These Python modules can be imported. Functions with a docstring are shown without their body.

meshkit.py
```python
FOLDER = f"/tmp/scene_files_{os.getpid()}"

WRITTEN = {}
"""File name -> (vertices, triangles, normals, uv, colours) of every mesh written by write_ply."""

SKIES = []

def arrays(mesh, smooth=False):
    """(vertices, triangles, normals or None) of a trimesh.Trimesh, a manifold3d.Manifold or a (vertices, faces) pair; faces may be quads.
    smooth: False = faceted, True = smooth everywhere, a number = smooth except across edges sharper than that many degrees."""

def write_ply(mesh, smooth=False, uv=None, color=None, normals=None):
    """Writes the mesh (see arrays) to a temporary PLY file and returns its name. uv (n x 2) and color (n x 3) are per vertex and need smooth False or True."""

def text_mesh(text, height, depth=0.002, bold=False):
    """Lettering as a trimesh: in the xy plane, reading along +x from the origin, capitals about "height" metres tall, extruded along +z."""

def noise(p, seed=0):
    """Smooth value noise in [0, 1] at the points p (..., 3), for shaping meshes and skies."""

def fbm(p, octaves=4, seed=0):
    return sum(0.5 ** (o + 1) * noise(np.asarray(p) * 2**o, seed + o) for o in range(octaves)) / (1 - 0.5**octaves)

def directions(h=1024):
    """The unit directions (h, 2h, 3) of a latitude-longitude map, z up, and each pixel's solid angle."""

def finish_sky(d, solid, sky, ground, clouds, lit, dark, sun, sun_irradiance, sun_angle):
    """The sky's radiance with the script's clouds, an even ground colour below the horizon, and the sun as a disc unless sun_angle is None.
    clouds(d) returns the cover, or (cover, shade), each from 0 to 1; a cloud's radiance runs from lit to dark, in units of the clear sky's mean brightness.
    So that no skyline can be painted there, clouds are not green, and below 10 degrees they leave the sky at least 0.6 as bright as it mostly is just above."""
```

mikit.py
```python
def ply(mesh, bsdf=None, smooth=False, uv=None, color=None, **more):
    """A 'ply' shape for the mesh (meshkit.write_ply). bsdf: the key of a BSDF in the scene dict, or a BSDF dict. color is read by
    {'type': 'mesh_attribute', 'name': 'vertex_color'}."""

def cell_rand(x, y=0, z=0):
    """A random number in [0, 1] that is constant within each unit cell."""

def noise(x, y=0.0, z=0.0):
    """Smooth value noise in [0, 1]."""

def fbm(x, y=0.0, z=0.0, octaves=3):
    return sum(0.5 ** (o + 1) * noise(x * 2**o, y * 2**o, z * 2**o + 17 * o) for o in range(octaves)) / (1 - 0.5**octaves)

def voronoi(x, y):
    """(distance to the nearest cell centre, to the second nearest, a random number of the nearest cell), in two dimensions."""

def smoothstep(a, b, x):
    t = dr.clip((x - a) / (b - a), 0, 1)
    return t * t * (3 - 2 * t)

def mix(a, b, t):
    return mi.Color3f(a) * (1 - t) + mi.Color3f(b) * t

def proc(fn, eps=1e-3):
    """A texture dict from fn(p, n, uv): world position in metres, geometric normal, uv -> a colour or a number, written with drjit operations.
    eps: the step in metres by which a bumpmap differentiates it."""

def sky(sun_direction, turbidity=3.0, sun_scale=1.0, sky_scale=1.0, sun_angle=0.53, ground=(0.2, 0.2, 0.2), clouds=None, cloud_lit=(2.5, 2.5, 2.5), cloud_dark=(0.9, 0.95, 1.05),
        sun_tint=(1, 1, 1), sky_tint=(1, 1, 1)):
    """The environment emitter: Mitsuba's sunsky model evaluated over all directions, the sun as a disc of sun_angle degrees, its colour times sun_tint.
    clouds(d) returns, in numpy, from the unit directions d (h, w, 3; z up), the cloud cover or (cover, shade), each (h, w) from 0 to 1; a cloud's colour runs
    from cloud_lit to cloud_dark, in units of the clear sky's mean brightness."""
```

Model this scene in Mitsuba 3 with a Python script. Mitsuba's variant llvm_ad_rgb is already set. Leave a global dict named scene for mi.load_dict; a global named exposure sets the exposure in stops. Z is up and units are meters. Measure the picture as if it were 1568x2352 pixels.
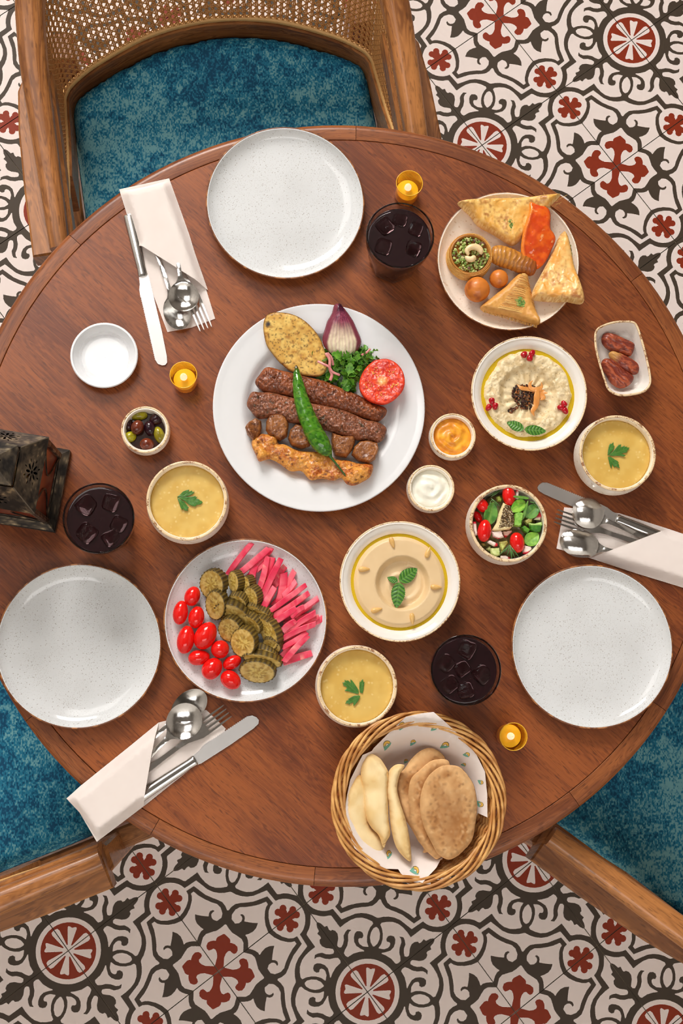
import math, random
import numpy as np, trimesh, mitsuba as mi, drjit as dr
import manifold3d as m3
import shapely, shapely.geometry as sg, shapely.ops as so, shapely.affinity as sa
from scipy.spatial import Delaunay
import mikit, meshkit
from mikit import noise, fbm, cell_rand, smoothstep, mix, voronoi

T4 = mi.ScalarTransform4f
scene, labels = {'type': 'scene'}, {}
rng = np.random.default_rng(7)
PI = math.pi

# ------------------------------------------------------------------ camera
F_PX, W_PX, H_PX = 3010.6, 1568, 2352
CAM = np.array([-0.105908, -0.282101, 2.5622])
FW = np.array([0.053225, 0.136246, -0.989244]); UP = np.array([-0.00732, 0.990675, 0.136049]); RT = np.array([0.998556, 0.0, 0.053726])
scene['camera'] = {'type': 'perspective', 'fov_axis': 'x', 'fov': math.degrees(2*math.atan(W_PX/2/F_PX)), 'near_clip': 0.05, 'far_clip': 50.0,
                   'to_world': T4().look_at(origin=CAM.tolist(), target=(CAM+FW).tolist(), up=UP.tolist())}
exposure = -0.48

# ------------------------------------------------------------------ light: unseen windows, high in the far wall and in the ceiling
WIN_L, UNSEEN_WIN2_L, UNSEEN_WIN3_L = (38.0, 36.4, 34.6), (5.0, 4.9, 4.8), (6.5, 6.35, 6.2)
ROOM = dict(x0=-3.0, x1=3.0, y0=-3.0, y1=3.3, h=4.8)
WIN1 = dict(x0=-1.95, x1=-0.05, z0=2.55, z1=4.45)           # in the far wall
UNSEEN_WIN2 = dict(x0=-2.5, x1=-0.7, y0=0.9, y1=2.7)             # in the ceiling, unseen; placed for the haze on the table

UNSEEN_WIN3 = dict(x0=-1.6, x1=1.6, y0=-2.9, y1=-1.7)            # in the ceiling, near side; unseen, placed to light the near floor

# ------------------------------------------------------------------ colours and materials
def lin(c):
    c = np.asarray(c, float)/255.0
    return np.where(c <= 0.04045, c/12.92, ((c+0.055)/1.055)**2.4)
def L3(*c): return [float(x) for x in lin(c)]
def rgb(*c): return {'type': 'rgb', 'value': L3(*c)}
VC = {'type': 'mesh_attribute', 'name': 'vertex_color'}
def pr(base, rough, spec=0.5, **k):
    return {'type': 'twosided', 'bsdf': {'type': 'principled', 'base_color': base, 'roughness': rough, 'specular': spec, **k}}
MAT = scene
MAT['m_matte'] = pr(VC, 0.85, 0.3)
MAT['m_satin'] = pr(VC, 0.45)
MAT['m_semi'] = pr(VC, 0.28)
MAT['m_gloss'] = pr(VC, 0.12)
MAT['m_wet'] = pr(VC, 0.5, 0.25, clearcoat=1.0, clearcoat_gloss=0.96)
MAT['m_steel'] = {'type': 'twosided', 'bsdf': {'type': 'roughconductor', 'material': 'none', 'specular_reflectance': {'type': 'rgb', 'value': [0.66, 0.65, 0.63]}, 'alpha': 0.035}}
MAT['m_steel_brushed'] = {'type': 'twosided', 'bsdf': {'type': 'roughconductor', 'material': 'none', 'specular_reflectance': {'type': 'rgb', 'value': [0.66, 0.64, 0.62]}, 'alpha': 0.2}}
MAT['m_glass'] = {'type': 'dielectric', 'int_ior': 1.5, 'ext_ior': 1.0}
MAT['m_ice'] = {'type': 'dielectric', 'int_ior': 1.31, 'ext_ior': 1.0, 'specular_transmittance': {'type': 'rgb', 'value': [0.92, 0.72, 0.74]}}
MAT['m_oil'] = pr(rgb(196, 164, 30), 0.06, 0.5)
MAT['m_drink'] = pr(rgb(30, 10, 14), 0.03, 0.5)
MAT['m_wall'] = pr(rgb(176, 171, 165), 0.9, 0.2)
MAT['m_wall_near_bounce'] = pr(rgb(232, 228, 222), 0.9, 0.2)  # unseen wall, kept pale to bounce light onto the near floor
MAT['m_ceiling'] = pr(rgb(128, 124, 120), 0.9, 0.2)
MAT['m_white'] = pr(rgb(220, 222, 224), 0.1, 0.5)
MAT['m_bowl_white'] = pr(rgb(230, 225, 217), 0.14, 0.5)

def wood_grain(a, b, c, lo, hi, dark, sc=1.0, pore=0.55):
    """a along the grain, b across, c a third coordinate (metres)."""
    w = fbm(a*7*sc, b*60*sc, c*60*sc, octaves=3)
    s = noise(a*22*sc+40*w, b*420*sc, c*420*sc)
    blot = fbm(a*6*sc+3, b*9*sc, c*9*sc, octaves=2)
    t = dr.clip(0.40*w + 0.30*s + 0.40*blot - 0.05, 0, 1)
    col = mix(lo, hi, smoothstep(0.2, 0.8, t))
    p = noise(a*120*sc, b*1300*sc, c*1300*sc)
    q = noise(a*60*sc+7, b*700*sc+3, c*700*sc)
    return mix(col, dark, pore*smoothstep(0.58, 0.85, p*0.6+q*0.4))
GA = math.radians(-43); GC, GS = math.cos(GA), math.sin(GA)
def f_table(p, n, uv):
    a, b = p.x*GC + p.y*GS, -p.x*GS + p.y*GC
    return wood_grain(a, b, 0*p.z, L3(102, 49, 25), L3(148, 81, 39), L3(70, 34, 18))
def f_plank(p, n, uv):
    return wood_grain(uv.x, uv.y, 0*p.z, L3(106, 55, 29), L3(150, 88, 46), L3(74, 38, 21))
def f_chair(p, n, uv):
    return wood_grain(uv.x, uv.y*0.6, 0*p.z, L3(112, 66, 34), L3(178, 118, 66), L3(78, 44, 22), sc=0.9, pore=0.45)
def f_seat(p, n, uv):
    big = fbm(p.x*9, p.y*9, p.z*9, octaves=3)
    mid = fbm(p.x*75, p.y*75, p.z*75, octaves=3)
    fine = fbm(p.x*480, p.y*330, p.z*330, octaves=2)
    t = smoothstep(0.3, 0.72, big*0.35 + mid*0.35 + fine*0.36)
    col = mix(L3(10, 72, 106), L3(30, 116, 148), smoothstep(0.1, 0.55, t))
    return mix(col, L3(124, 182, 188), smoothstep(0.52, 1.0, t)*0.8)
def speckle(p, base, spot, k=480.0, amt=0.5):
    d, e, r = voronoi(p.x*k+p.z*91, p.y*k)
    d2, e2, r2 = voronoi(p.x*k*0.37+5+p.z*71, p.y*k*0.37)
    s = (1-smoothstep(0.12, 0.32, d))*dr.select(r > 0.55, 1.0, 0.0)*noise(p.x*60, p.y*60, p.z*60)
    s2 = (1-smoothstep(0.06, 0.16, d2))*dr.select(r2 > 0.6, 1.0, 0.0)
    cl = fbm(p.x*25, p.y*25, p.z*25, octaves=2)
    return mix(mix(base, spot, dr.clip(amt*s + 0.55*s2, 0, 1)), spot, 0.10*smoothstep(0.4, 0.8, cl))
def f_plate(p, n, uv): return speckle(p, L3(210, 213, 214), L3(130, 122, 112))
def f_cream(p, n, uv): return speckle(p, L3(236, 224, 208), L3(196, 166, 130), 300.0, 0.35)
def f_stone(p, n, uv): return speckle(p, L3(236, 228, 214), L3(190, 165, 130), 260.0, 0.25)
def f_rim(p, n, uv):
    t = fbm(p.x*160, p.y*160, p.z*160, octaves=3)
    u = noise(p.x*900, p.y*900, p.z*900)
    return mix(L3(228, 204, 164), L3(134, 76, 34), 0.85*smoothstep(0.50, 0.70, t*0.66+u*0.36))
def f_rim_dark(p, n, uv):
    t = fbm(p.x*130, p.y*130, p.z*130, octaves=2)
    return mix(L3(108, 62, 34), L3(168, 112, 66), smoothstep(0.5, 0.75, t))
def f_grout(p, n, uv):
    t = fbm(p.x*20, p.y*20, 0*p.z, octaves=2)
    return mix(L3(92, 84, 72), L3(138, 126, 106), smoothstep(0.3, 0.7, t))
def f_paper(p, n, uv):
    t = fbm(p.x*40, p.y*40, p.z*40, octaves=3)
    return mix(L3(222, 211, 205), L3(230, 221, 215), t)
def f_wicker(p, n, uv):
    t = fbm(p.x*70, p.y*70, p.z*70, octaves=2)
    return mix(L3(172, 112, 52), L3(222, 172, 104), smoothstep(0.25, 0.75, t))
P = mikit.proc
MAT['m_table'] = pr(P(f_table), 0.33, 0.5)
MAT['m_plank'] = pr(P(f_plank), 0.33, 0.5)
MAT['m_chair'] = pr(P(f_chair), 0.26, 0.5)
MAT['m_seat'] = pr(P(f_seat), 0.75, 0.3, sheen=0.3)
MAT['m_plate'] = pr(P(f_plate), 0.1, 0.5)
MAT['m_cream'] = pr(P(f_cream), 0.13, 0.5)
MAT['m_stone'] = pr(P(f_stone), 0.16, 0.5)
MAT['m_rim'] = pr(P(f_rim), 0.3, 0.5)
MAT['m_rim_dark'] = pr(P(f_rim_dark), 0.3, 0.5)
MAT['m_grout'] = pr(P(f_grout), 0.85, 0.2)
MAT['m_paper'] = pr(P(f_paper), 0.85, 0.2)
MAT['m_wicker'] = pr(P(f_wicker), 0.36, 0.5)
MAT['m_tile'] = pr(VC, 0.5, 0.2)
MAT['m_darkwood'] = pr(rgb(46, 26, 15), 0.5, 0.4)
MAT['m_cane'] = pr(VC, 0.45, 0.4)
# ------------------------------------------------------------------ naming
def fresh(key):
    if key not in scene and key not in labels: return key
    i = 1
    while f'{key}_{i:03d}' in scene or f'{key}_{i:03d}' in labels: i += 1
    return f'{key}_{i:03d}'
def tag(key, label, cat=None, group=None, kind=None):
    d = labels.setdefault(key, {})
    for k, v in (('label', label), ('category', cat), ('group', group), ('kind', kind)):
        if v: d[k] = v
    return key
def thing(name, label, cat, group=None, kind=None):
    return tag(fresh(name), label, cat, group, kind)
class G:
    """a mesh: vertices, triangles, optional colours and uv per vertex"""
    def __init__(s, v, f, c=None, uv=None):
        s.v, s.f, s.c, s.uv = np.asarray(v, float), np.asarray(f, int), c, uv
        if s.f.size and s.f.shape[1] == 4: s.f = np.vstack([s.f[:, [0, 1, 2]], s.f[:, [0, 2, 3]]])
    def copy(s): return G(s.v.copy(), s.f.copy(), None if s.c is None else s.c.copy(), None if s.uv is None else s.uv.copy())
    def col(s, c):
        c = np.asarray(c, float)
        s.c = np.tile(c, (len(s.v), 1)) if c.ndim == 1 else c
        return s
    def mv(s, x=0, y=0, z=0):
        s.v = s.v + [x, y, z]; return s
    def sc(s, x, y=None, z=None):
        s.v = s.v*[x, x if y is None else y, x if z is None else z]; return s
    def rx(s, a): return s.R(rot('x', a))
    def ry(s, a): return s.R(rot('y', a))
    def rz(s, a): return s.R(rot('z', a))
    def R(s, m): s.v = s.v @ np.asarray(m).T; return s
    def flip(s): s.f = s.f[:, ::-1]; return s
    def normals(s):
        n = np.zeros_like(s.v); fn = np.cross(s.v[s.f[:, 1]]-s.v[s.f[:, 0]], s.v[s.f[:, 2]]-s.v[s.f[:, 0]])
        for k in range(3): np.add.at(n, s.f[:, k], fn)
        return n/np.maximum(np.linalg.norm(n, axis=1, keepdims=True), 1e-12)
def rot(ax, a):
    c, s = math.cos(a), math.sin(a)
    return {'x': np.array([[1, 0, 0], [0, c, -s], [0, s, c]]), 'y': np.array([[c, 0, s], [0, 1, 0], [-s, 0, c]]), 'z': np.array([[c, -s, 0], [s, c, 0], [0, 0, 1.0]])}[ax]
def cat(*gs):
    gs = [g for g in gs if g is not None]
    at, v, f = 0, [], []
    for g in gs: v.append(g.v); f.append(g.f+at); at += len(g.v)
    c = np.vstack([g.c for g in gs]) if all(g.c is not None for g in gs) else None
    uv = np.vstack([g.uv for g in gs]) if all(g.uv is not None for g in gs) else None
    return G(np.vstack(v), np.vstack(f), c, uv)
def from_tm(m): return G(np.array(m.vertices), np.array(m.faces))
def shape(g, mat, smooth=True):
    if g.c is not None or g.uv is not None:
        if smooth not in (True, False): smooth = True
        return mikit.ply((g.v, g.f), mat, smooth=smooth, color=g.c, uv=g.uv)
    return mikit.ply((g.v, g.f), mat, smooth=smooth)
def obj(name, g, mat, label=None, cat_=None, group=None, kind=None, smooth=True, **more):
    """a thing that is one mesh"""
    k = fresh(name); scene[k] = {**(shape(g, mat, smooth) if isinstance(g, G) else g), **more}
    if label or kind: tag(k, label, cat_, group, kind)
    return k
def part(parent, name, g, mat, label=None, smooth=True, kind=None, **more):
    k = fresh(parent+'__'+name); scene[k] = {**(shape(g, mat, smooth) if isinstance(g, G) else g), **more}
    if label or kind: tag(k, label, kind=kind)
    return k

# ------------------------------------------------------------------ the layout: a point of the plan of the photograph's table at height z
def at(px, py, z):
    d = FW + ((px-W_PX/2)*RT - (py-H_PX/2)*UP)/F_PX
    return CAM + d*((z-CAM[2])/d[2])
class Tr:
    """reads an enlarged view: origin and scale -> world points at height z"""
    def __init__(s, x0, y0, k): s.x0, s.y0, s.k = x0, y0, k
    def __call__(s, x, y, z=None): return at(s.x0+x/s.k, s.y0+y/s.k, z)
    def poly(s, pts, z): return np.array([s(x, y, z)[:2] for x, y in pts])
ID = Tr(0, 0, 1)
ZT = 0.74
def mm(px, z=ZT): return px*(CAM[2]-z)/F_PX           # length of px pixels at height z

# ------------------------------------------------------------------ generators
def nz(p, k, seed=0, oct=3): return meshkit.fbm(np.asarray(p)*k, oct, seed)
def catmull(pts, n, closed=False):
    p = np.asarray(pts, float); m = len(p)
    seg = m if closed else m-1
    t = np.linspace(0, seg, n, endpoint=not closed)
    i = np.minimum(t.astype(int), seg-1); u = (t-i)[:, None]
    g = (lambda k: p[k % m]) if closed else (lambda k: np.where((k < 0)[:, None], 2*p[0]-p[1], np.where((k >= m)[:, None], 2*p[-1]-p[-2], p[np.clip(k, 0, m-1)])))
    a, b, c, d = g(i-1), g(i), g(i+1), g(i+2)
    return 0.5*((2*b) + (c-a)*u + (2*a-5*b+4*c-d)*u**2 + (-a+3*b-3*c+d)*u**3)
def loop(pts, step):
    """a closed outline through pts, evenly resampled"""
    q = catmull(pts, 40*len(pts), True)
    s = np.r_[0, np.cumsum(np.linalg.norm(np.diff(np.vstack([q, q[:1]]), axis=0), axis=1))]
    n = max(10, int(s[-1]/step)); t = np.linspace(0, s[-1], n, endpoint=False); qq = np.vstack([q, q[:1]])
    return np.stack([np.interp(t, s, qq[:, k]) for k in range(2)], 1)
def sharp_loop(pts, step):
    q = np.vstack([pts, pts[:1]]); s = np.r_[0, np.cumsum(np.linalg.norm(np.diff(q, axis=0), axis=1))]
    out = []
    for i in range(len(pts)):
        n = max(1, int(round((s[i+1]-s[i])/step)))
        for j in range(n): out.append(q[i]+(q[i+1]-q[i])*j/n)
    return np.array(out)
def edge_dist(p, ring):
    a, b = ring, np.roll(ring, -1, 0); ab = b-a
    best = np.full(len(p), 1e9)
    for i in range(len(a)):
        t = np.clip(((p-a[i])@ab[i])/max(ab[i]@ab[i], 1e-18), 0, 1)
        best = np.minimum(best, np.linalg.norm(p-a[i]-t[:, None]*ab[i], axis=1))
    return best
def fill(ring, step, jitter=0.25, seed=0):
    """triangulates the inside of an outline: (points, triangles, distance to the edge); the first len(ring) points are the outline"""
    r = np.random.default_rng(seed); pg = sg.Polygon(ring).buffer(0)
    x0, y0, x1, y1 = pg.bounds
    gx, gy = np.meshgrid(np.arange(x0, x1, step), np.arange(y0, y1, step*0.87)); gx = gx+(np.arange(gx.shape[0])%2)[:, None]*step/2
    p = np.c_[gx.ravel(), gy.ravel()]; p = p+r.uniform(-jitter, jitter, p.shape)*step
    p = p[shapely.contains_xy(pg, p[:, 0], p[:, 1])]
    if len(p):
        d = edge_dist(p, ring); p, d = p[d > step*0.5], d[d > step*0.5]
    else: d = np.zeros(0)
    q = np.vstack([ring, p]); tri = Delaunay(q).simplices
    c = q[tri].mean(1); tri = tri[shapely.contains_xy(pg, c[:, 0], c[:, 1])]
    e = q[tri]; ar = (e[:, 1, 0]-e[:, 0, 0])*(e[:, 2, 1]-e[:, 0, 1])-(e[:, 1, 1]-e[:, 0, 1])*(e[:, 2, 0]-e[:, 0, 0])
    tri = tri[np.abs(ar) > 1e-14]; ar = ar[np.abs(ar) > 1e-14]
    tri[ar < 0] = tri[ar < 0][:, ::-1]
    return q, tri, np.r_[np.zeros(len(ring)), d]
def blob(ring, zb, h, w, step, hb=None, pw=2.0, bump=0.0, bk=80.0, seed=0, oct=3, top=None, lift=None):
    """a body with this outline lying at zb: rises to h over the distance w from its edge (pw 2 = round), goes down hb below; the edge stands at zb.
    lift(xy) -> extra height of the whole sheet. Returns G with .d (distance to edge), .t (top side flag)"""
    q, tri, d = fill(ring, step, seed=seed); n = len(ring)
    e = np.clip(d/w, 0, 1); prof = (1-(1-e)**pw)**(1/pw)
    z = h*prof
    if top is not None: z = z*top(q)
    if bump: z = z+bump*(nz(np.c_[q, np.full(len(q), seed*3.1)], bk, seed, oct)-0.5)*2*np.clip(d/(0.35*w), 0, 1)
    hb = h*0.5 if hb is None else hb
    zl = -hb*prof
    inner = np.arange(n, len(q)); m = len(q)
    remap = np.r_[np.arange(n), np.arange(m, m+len(inner))]
    l = lift(q) if lift is not None else np.zeros(m)
    v = np.vstack([np.c_[q, zb+z+l], np.c_[q[n:], zb+zl[n:]+l[n:]]])
    f = np.vstack([tri, remap[tri][:, ::-1]])
    g = G(v, f); g.d = np.r_[d, d[n:]]; g.t = np.r_[np.ones(m, bool), np.zeros(len(inner), bool)]; g.q = np.vstack([q, q[n:]])
    return g
def lathe(prof, n=96, cx=0, cy=0, shut=False, rfun=None):
    """revolves (r, z) pairs, bottom-outside first; shut joins last to first"""
    p = np.asarray(prof, float); m = len(p); a = np.arange(n)*2*PI/n
    r = p[:, 0][:, None]*np.ones(n)
    if rfun is not None: r = rfun(r, p[:, 1][:, None], a[None, :])
    v = np.stack([cx+r*np.cos(a), cy+r*np.sin(a), p[:, 1][:, None]+0*a], -1).reshape(-1, 3)
    i, j = np.meshgrid(np.arange(m if shut else m-1), np.arange(n), indexing='ij'); k = (i+1) % m; j2 = (j+1) % n
    f = np.stack([i*n+j, i*n+j2, k*n+j2, k*n+j], -1).reshape(-1, 4)
    return G(v, f)
def disc(r, z, n=64, cx=0, cy=0, up=True):
    a = np.arange(n)*2*PI/n
    v = np.vstack([np.c_[cx+r*np.cos(a), cy+r*np.sin(a), np.full(n, z)], [[cx, cy, z]]])
    f = np.stack([np.arange(n), (np.arange(n)+1) % n, np.full(n, n)], 1)
    return G(v, f if up else f[:, ::-1])
def tube(path, r, sides=10, caps=True, flat=None, upv=None, twist=0.0):
    """sweeps an ellipse (r across, r*flat along upv) along the path; uv = (length, girth)"""
    p = np.asarray(path, float); m = len(p); t = np.gradient(p, axis=0); t /= np.linalg.norm(t, axis=1, keepdims=True)+1e-15
    r = np.broadcast_to(r, (m,)).astype(float); fl = np.broadcast_to(1.0 if flat is None else flat, (m,))
    if upv is None:
        a0 = np.array([0, 0, 1.0]) if abs(t[0, 2]) < 0.9 else np.array([1.0, 0, 0]); ups = np.zeros((m, 3)); u = a0-t[0]*(a0@t[0]); u /= np.linalg.norm(u)
        for i in range(m):
            u = u-t[i]*(u@t[i]); u /= np.linalg.norm(u); ups[i] = u
    else:
        upv = np.broadcast_to(np.asarray(upv, float), (m, 3)); ups = upv-t*np.sum(upv*t, 1, keepdims=True); ups /= np.linalg.norm(ups, axis=1, keepdims=True)
    sd = np.cross(t, ups); a = np.arange(sides)*2*PI/sides
    if callable(flat): pass
    ca, sa_ = np.cos(a)[None, :, None], np.sin(a)[None, :, None]
    v = p[:, None]+r[:, None, None]*(ca*sd[:, None]+sa_*fl[:, None, None]*ups[:, None])
    s = np.r_[0, np.cumsum(np.linalg.norm(np.diff(p, axis=0), axis=1))]
    uv = np.stack([np.repeat(s, sides), np.tile(a, m)*np.repeat(r, sides)], 1)
    i, j = np.meshgrid(np.arange(m-1), np.arange(sides), indexing='ij'); j2 = (j+1) % sides
    f = np.stack([i*sides+j, i*sides+j2, (i+1)*sides+j2, (i+1)*sides+j], -1).reshape(-1, 4); f = np.vstack([f[:, [0, 2, 1]], f[:, [0, 3, 2]]])[:, ::-1]
    v = v.reshape(-1, 3)
    if caps:
        v = np.vstack([v, p[:1], p[-1:]]); uv = np.vstack([uv, [[0, 0]], [[s[-1], 0]]]); b = (m-1)*sides; jj = np.arange(sides)
        f = np.vstack([f, np.stack([(jj+1) % sides, jj, np.full(sides, m*sides)], 1), np.stack([b+jj, b+(jj+1) % sides, np.full(sides, m*sides+1)], 1)])
    return G(v, f, None, uv)
def sweep(path, prof, upv=(0, 0, 1), scale=None):
    """sweeps a closed profile (side, up) along the path, capped; uv = (length, girth)"""
    p = np.asarray(path, float); m = len(p); q = np.asarray(prof, float); k = len(q)
    t = np.gradient(p, axis=0); t /= np.linalg.norm(t, axis=1, keepdims=True)+1e-15
    u = np.broadcast_to(np.asarray(upv, float), (m, 3)); u = u-t*np.sum(u*t, 1, keepdims=True); u /= np.linalg.norm(u, axis=1, keepdims=True)
    sd = np.cross(t, u); sc = np.ones(m) if scale is None else np.asarray(scale)
    v = (p[:, None]+sc[:, None, None]*(q[None, :, :1]*sd[:, None]+q[None, :, 1:]*u[:, None])).reshape(-1, 3)
    s = np.r_[0, np.cumsum(np.linalg.norm(np.diff(p, axis=0), axis=1))]; g = np.r_[0, np.cumsum(np.linalg.norm(np.diff(q, axis=0), axis=1))]
    uv = np.stack([np.repeat(s, k), np.tile(g, m)], 1)
    i, j = np.meshgrid(np.arange(m-1), np.arange(k), indexing='ij'); j2 = (j+1) % k
    f = np.stack([i*k+j, i*k+j2, (i+1)*k+j2, (i+1)*k+j], -1).reshape(-1, 4); f = np.vstack([f[:, [0, 1, 2]], f[:, [0, 2, 3]]])
    tri = trimesh.creation.triangulate_polygon(sg.Polygon(q), engine='earcut')[1] % k if k > 4 else np.array([[0, 1, 2], [0, 2, 3]][:k-2])
    # caps with vertices of their own
    n0 = len(v); v = np.vstack([v, v[:k], v[(m-1)*k:m*k]]); uv = np.vstack([uv, q, q])
    ar = np.sum(q[:, 0]*np.roll(q[:, 1], -1)-np.roll(q[:, 0], -1)*q[:, 1])
    e = q[tri]; ta = (e[:, 1, 0]-e[:, 0, 0])*(e[:, 2, 1]-e[:, 0, 1])-(e[:, 1, 1]-e[:, 0, 1])*(e[:, 2, 0]-e[:, 0, 0]); tri = np.where((ta < 0)[:, None], tri[:, ::-1], tri)
    if ar < 0: f = f[:, ::-1]
    f = np.vstack([f, tri+n0, tri[:, ::-1]+n0+k])
    g = G(v, f, None, uv)
    return fixed(g)
def fixed(g):
    """turns a closed mesh outside out if its volume is negative"""
    a, b, c = (g.v[g.f[:, k]] for k in range(3))
    if np.einsum('ij,ij->i', a, np.cross(b, c)).sum() < 0: g.f = g.f[:, ::-1]
    return g
def rrect(w, h, r, n=5):
    """a rounded rectangle as points, counter-clockwise"""
    out = []
    for cx, cy, a0 in ((w/2-r, h/2-r, 0), (-w/2+r, h/2-r, 90), (-w/2+r, -h/2+r, 180), (w/2-r, -h/2+r, 270)):
        for a in np.radians(np.linspace(a0, a0+90, n)): out.append((cx+r*math.cos(a), cy+r*math.sin(a)))
    return np.array(out)
def box(lx, ly, lz, b=0.001):
    """a box centred on the origin, edges chamfered by b"""
    hx, hy, hz = lx/2, ly/2, lz/2; pts = []
    for sx in (-1, 1):
        for sy in (-1, 1):
            for sz in (-1, 1): pts += [(sx*(hx-b), sy*(hy-b), sz*hz), (sx*(hx-b), sy*hy, sz*(hz-b)), (sx*hx, sy*(hy-b), sz*(hz-b))]
    return from_tm(trimesh.convex.convex_hull(np.array(pts)))
def prism(ring, z0, z1, b=0.0006, step=None):
    """an outline raised from z0 to z1 with its upper and lower edge eased by b"""
    pg = sg.Polygon(ring).buffer(0); n = len(ring)
    a = np.roll(ring, 1, 0)-ring; c = np.roll(ring, -1, 0)-ring
    tg = np.roll(ring, -1, 0)-np.roll(ring, 1, 0); nr = np.stack([tg[:, 1], -tg[:, 0]], 1); nr /= np.linalg.norm(nr, axis=1, keepdims=True)+1e-15
    if sg.LinearRing(ring).is_ccw is False: nr = -nr
    ins = ring-nr*b
    rows = [np.c_[ins, np.full(n, z0)], np.c_[ring, np.full(n, z0+b)], np.c_[ring, np.full(n, z1-b)], np.c_[ins, np.full(n, z1)]]
    v = np.vstack(rows); i, j = np.meshgrid(np.arange(3), np.arange(n), indexing='ij'); j2 = (j+1) % n
    f = np.stack([i*n+j, i*n+j2, (i+1)*n+j2, (i+1)*n+j], -1).reshape(-1, 4); f = np.vstack([f[:, [0, 1, 2]], f[:, [0, 2, 3]]])
    tv, tri = trimesh.creation.triangulate_polygon(sg.Polygon(ins), engine='earcut')
    tri = np.array(tri) % n
    if True:
        e = ins[tri]; ta = (e[:, 1, 0]-e[:, 0, 0])*(e[:, 2, 1]-e[:, 0, 1])-(e[:, 1, 1]-e[:, 0, 1])*(e[:, 2, 0]-e[:, 0, 0]); tri = np.where((ta < 0)[:, None], tri[:, ::-1], tri)
        f = np.vstack([f if sg.LinearRing(ring).is_ccw else f[:, ::-1], tri+3*n, tri[:, ::-1]])
    return G(v, f)
_ICO = {}
def ico(s=3):
    if s not in _ICO:
        m = trimesh.creation.icosphere(subdivisions=s); _ICO[s] = (np.array(m.vertices), np.array(m.faces))
    return G(_ICO[s][0].copy(), _ICO[s][1].copy())
def hull(pts): return from_tm(trimesh.convex.convex_hull(np.asarray(pts)))
def vmix(a, b, t):
    t = np.clip(np.asarray(t, float), 0, 1)[..., None]
    return np.asarray(a, float)*(1-t)+np.asarray(b, float)*t
def sst(a, b, x):
    t = np.clip((np.asarray(x, float)-a)/(b-a), 0, 1); return t*t*(3-2*t)
def C(*c): return lin(c)
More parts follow.
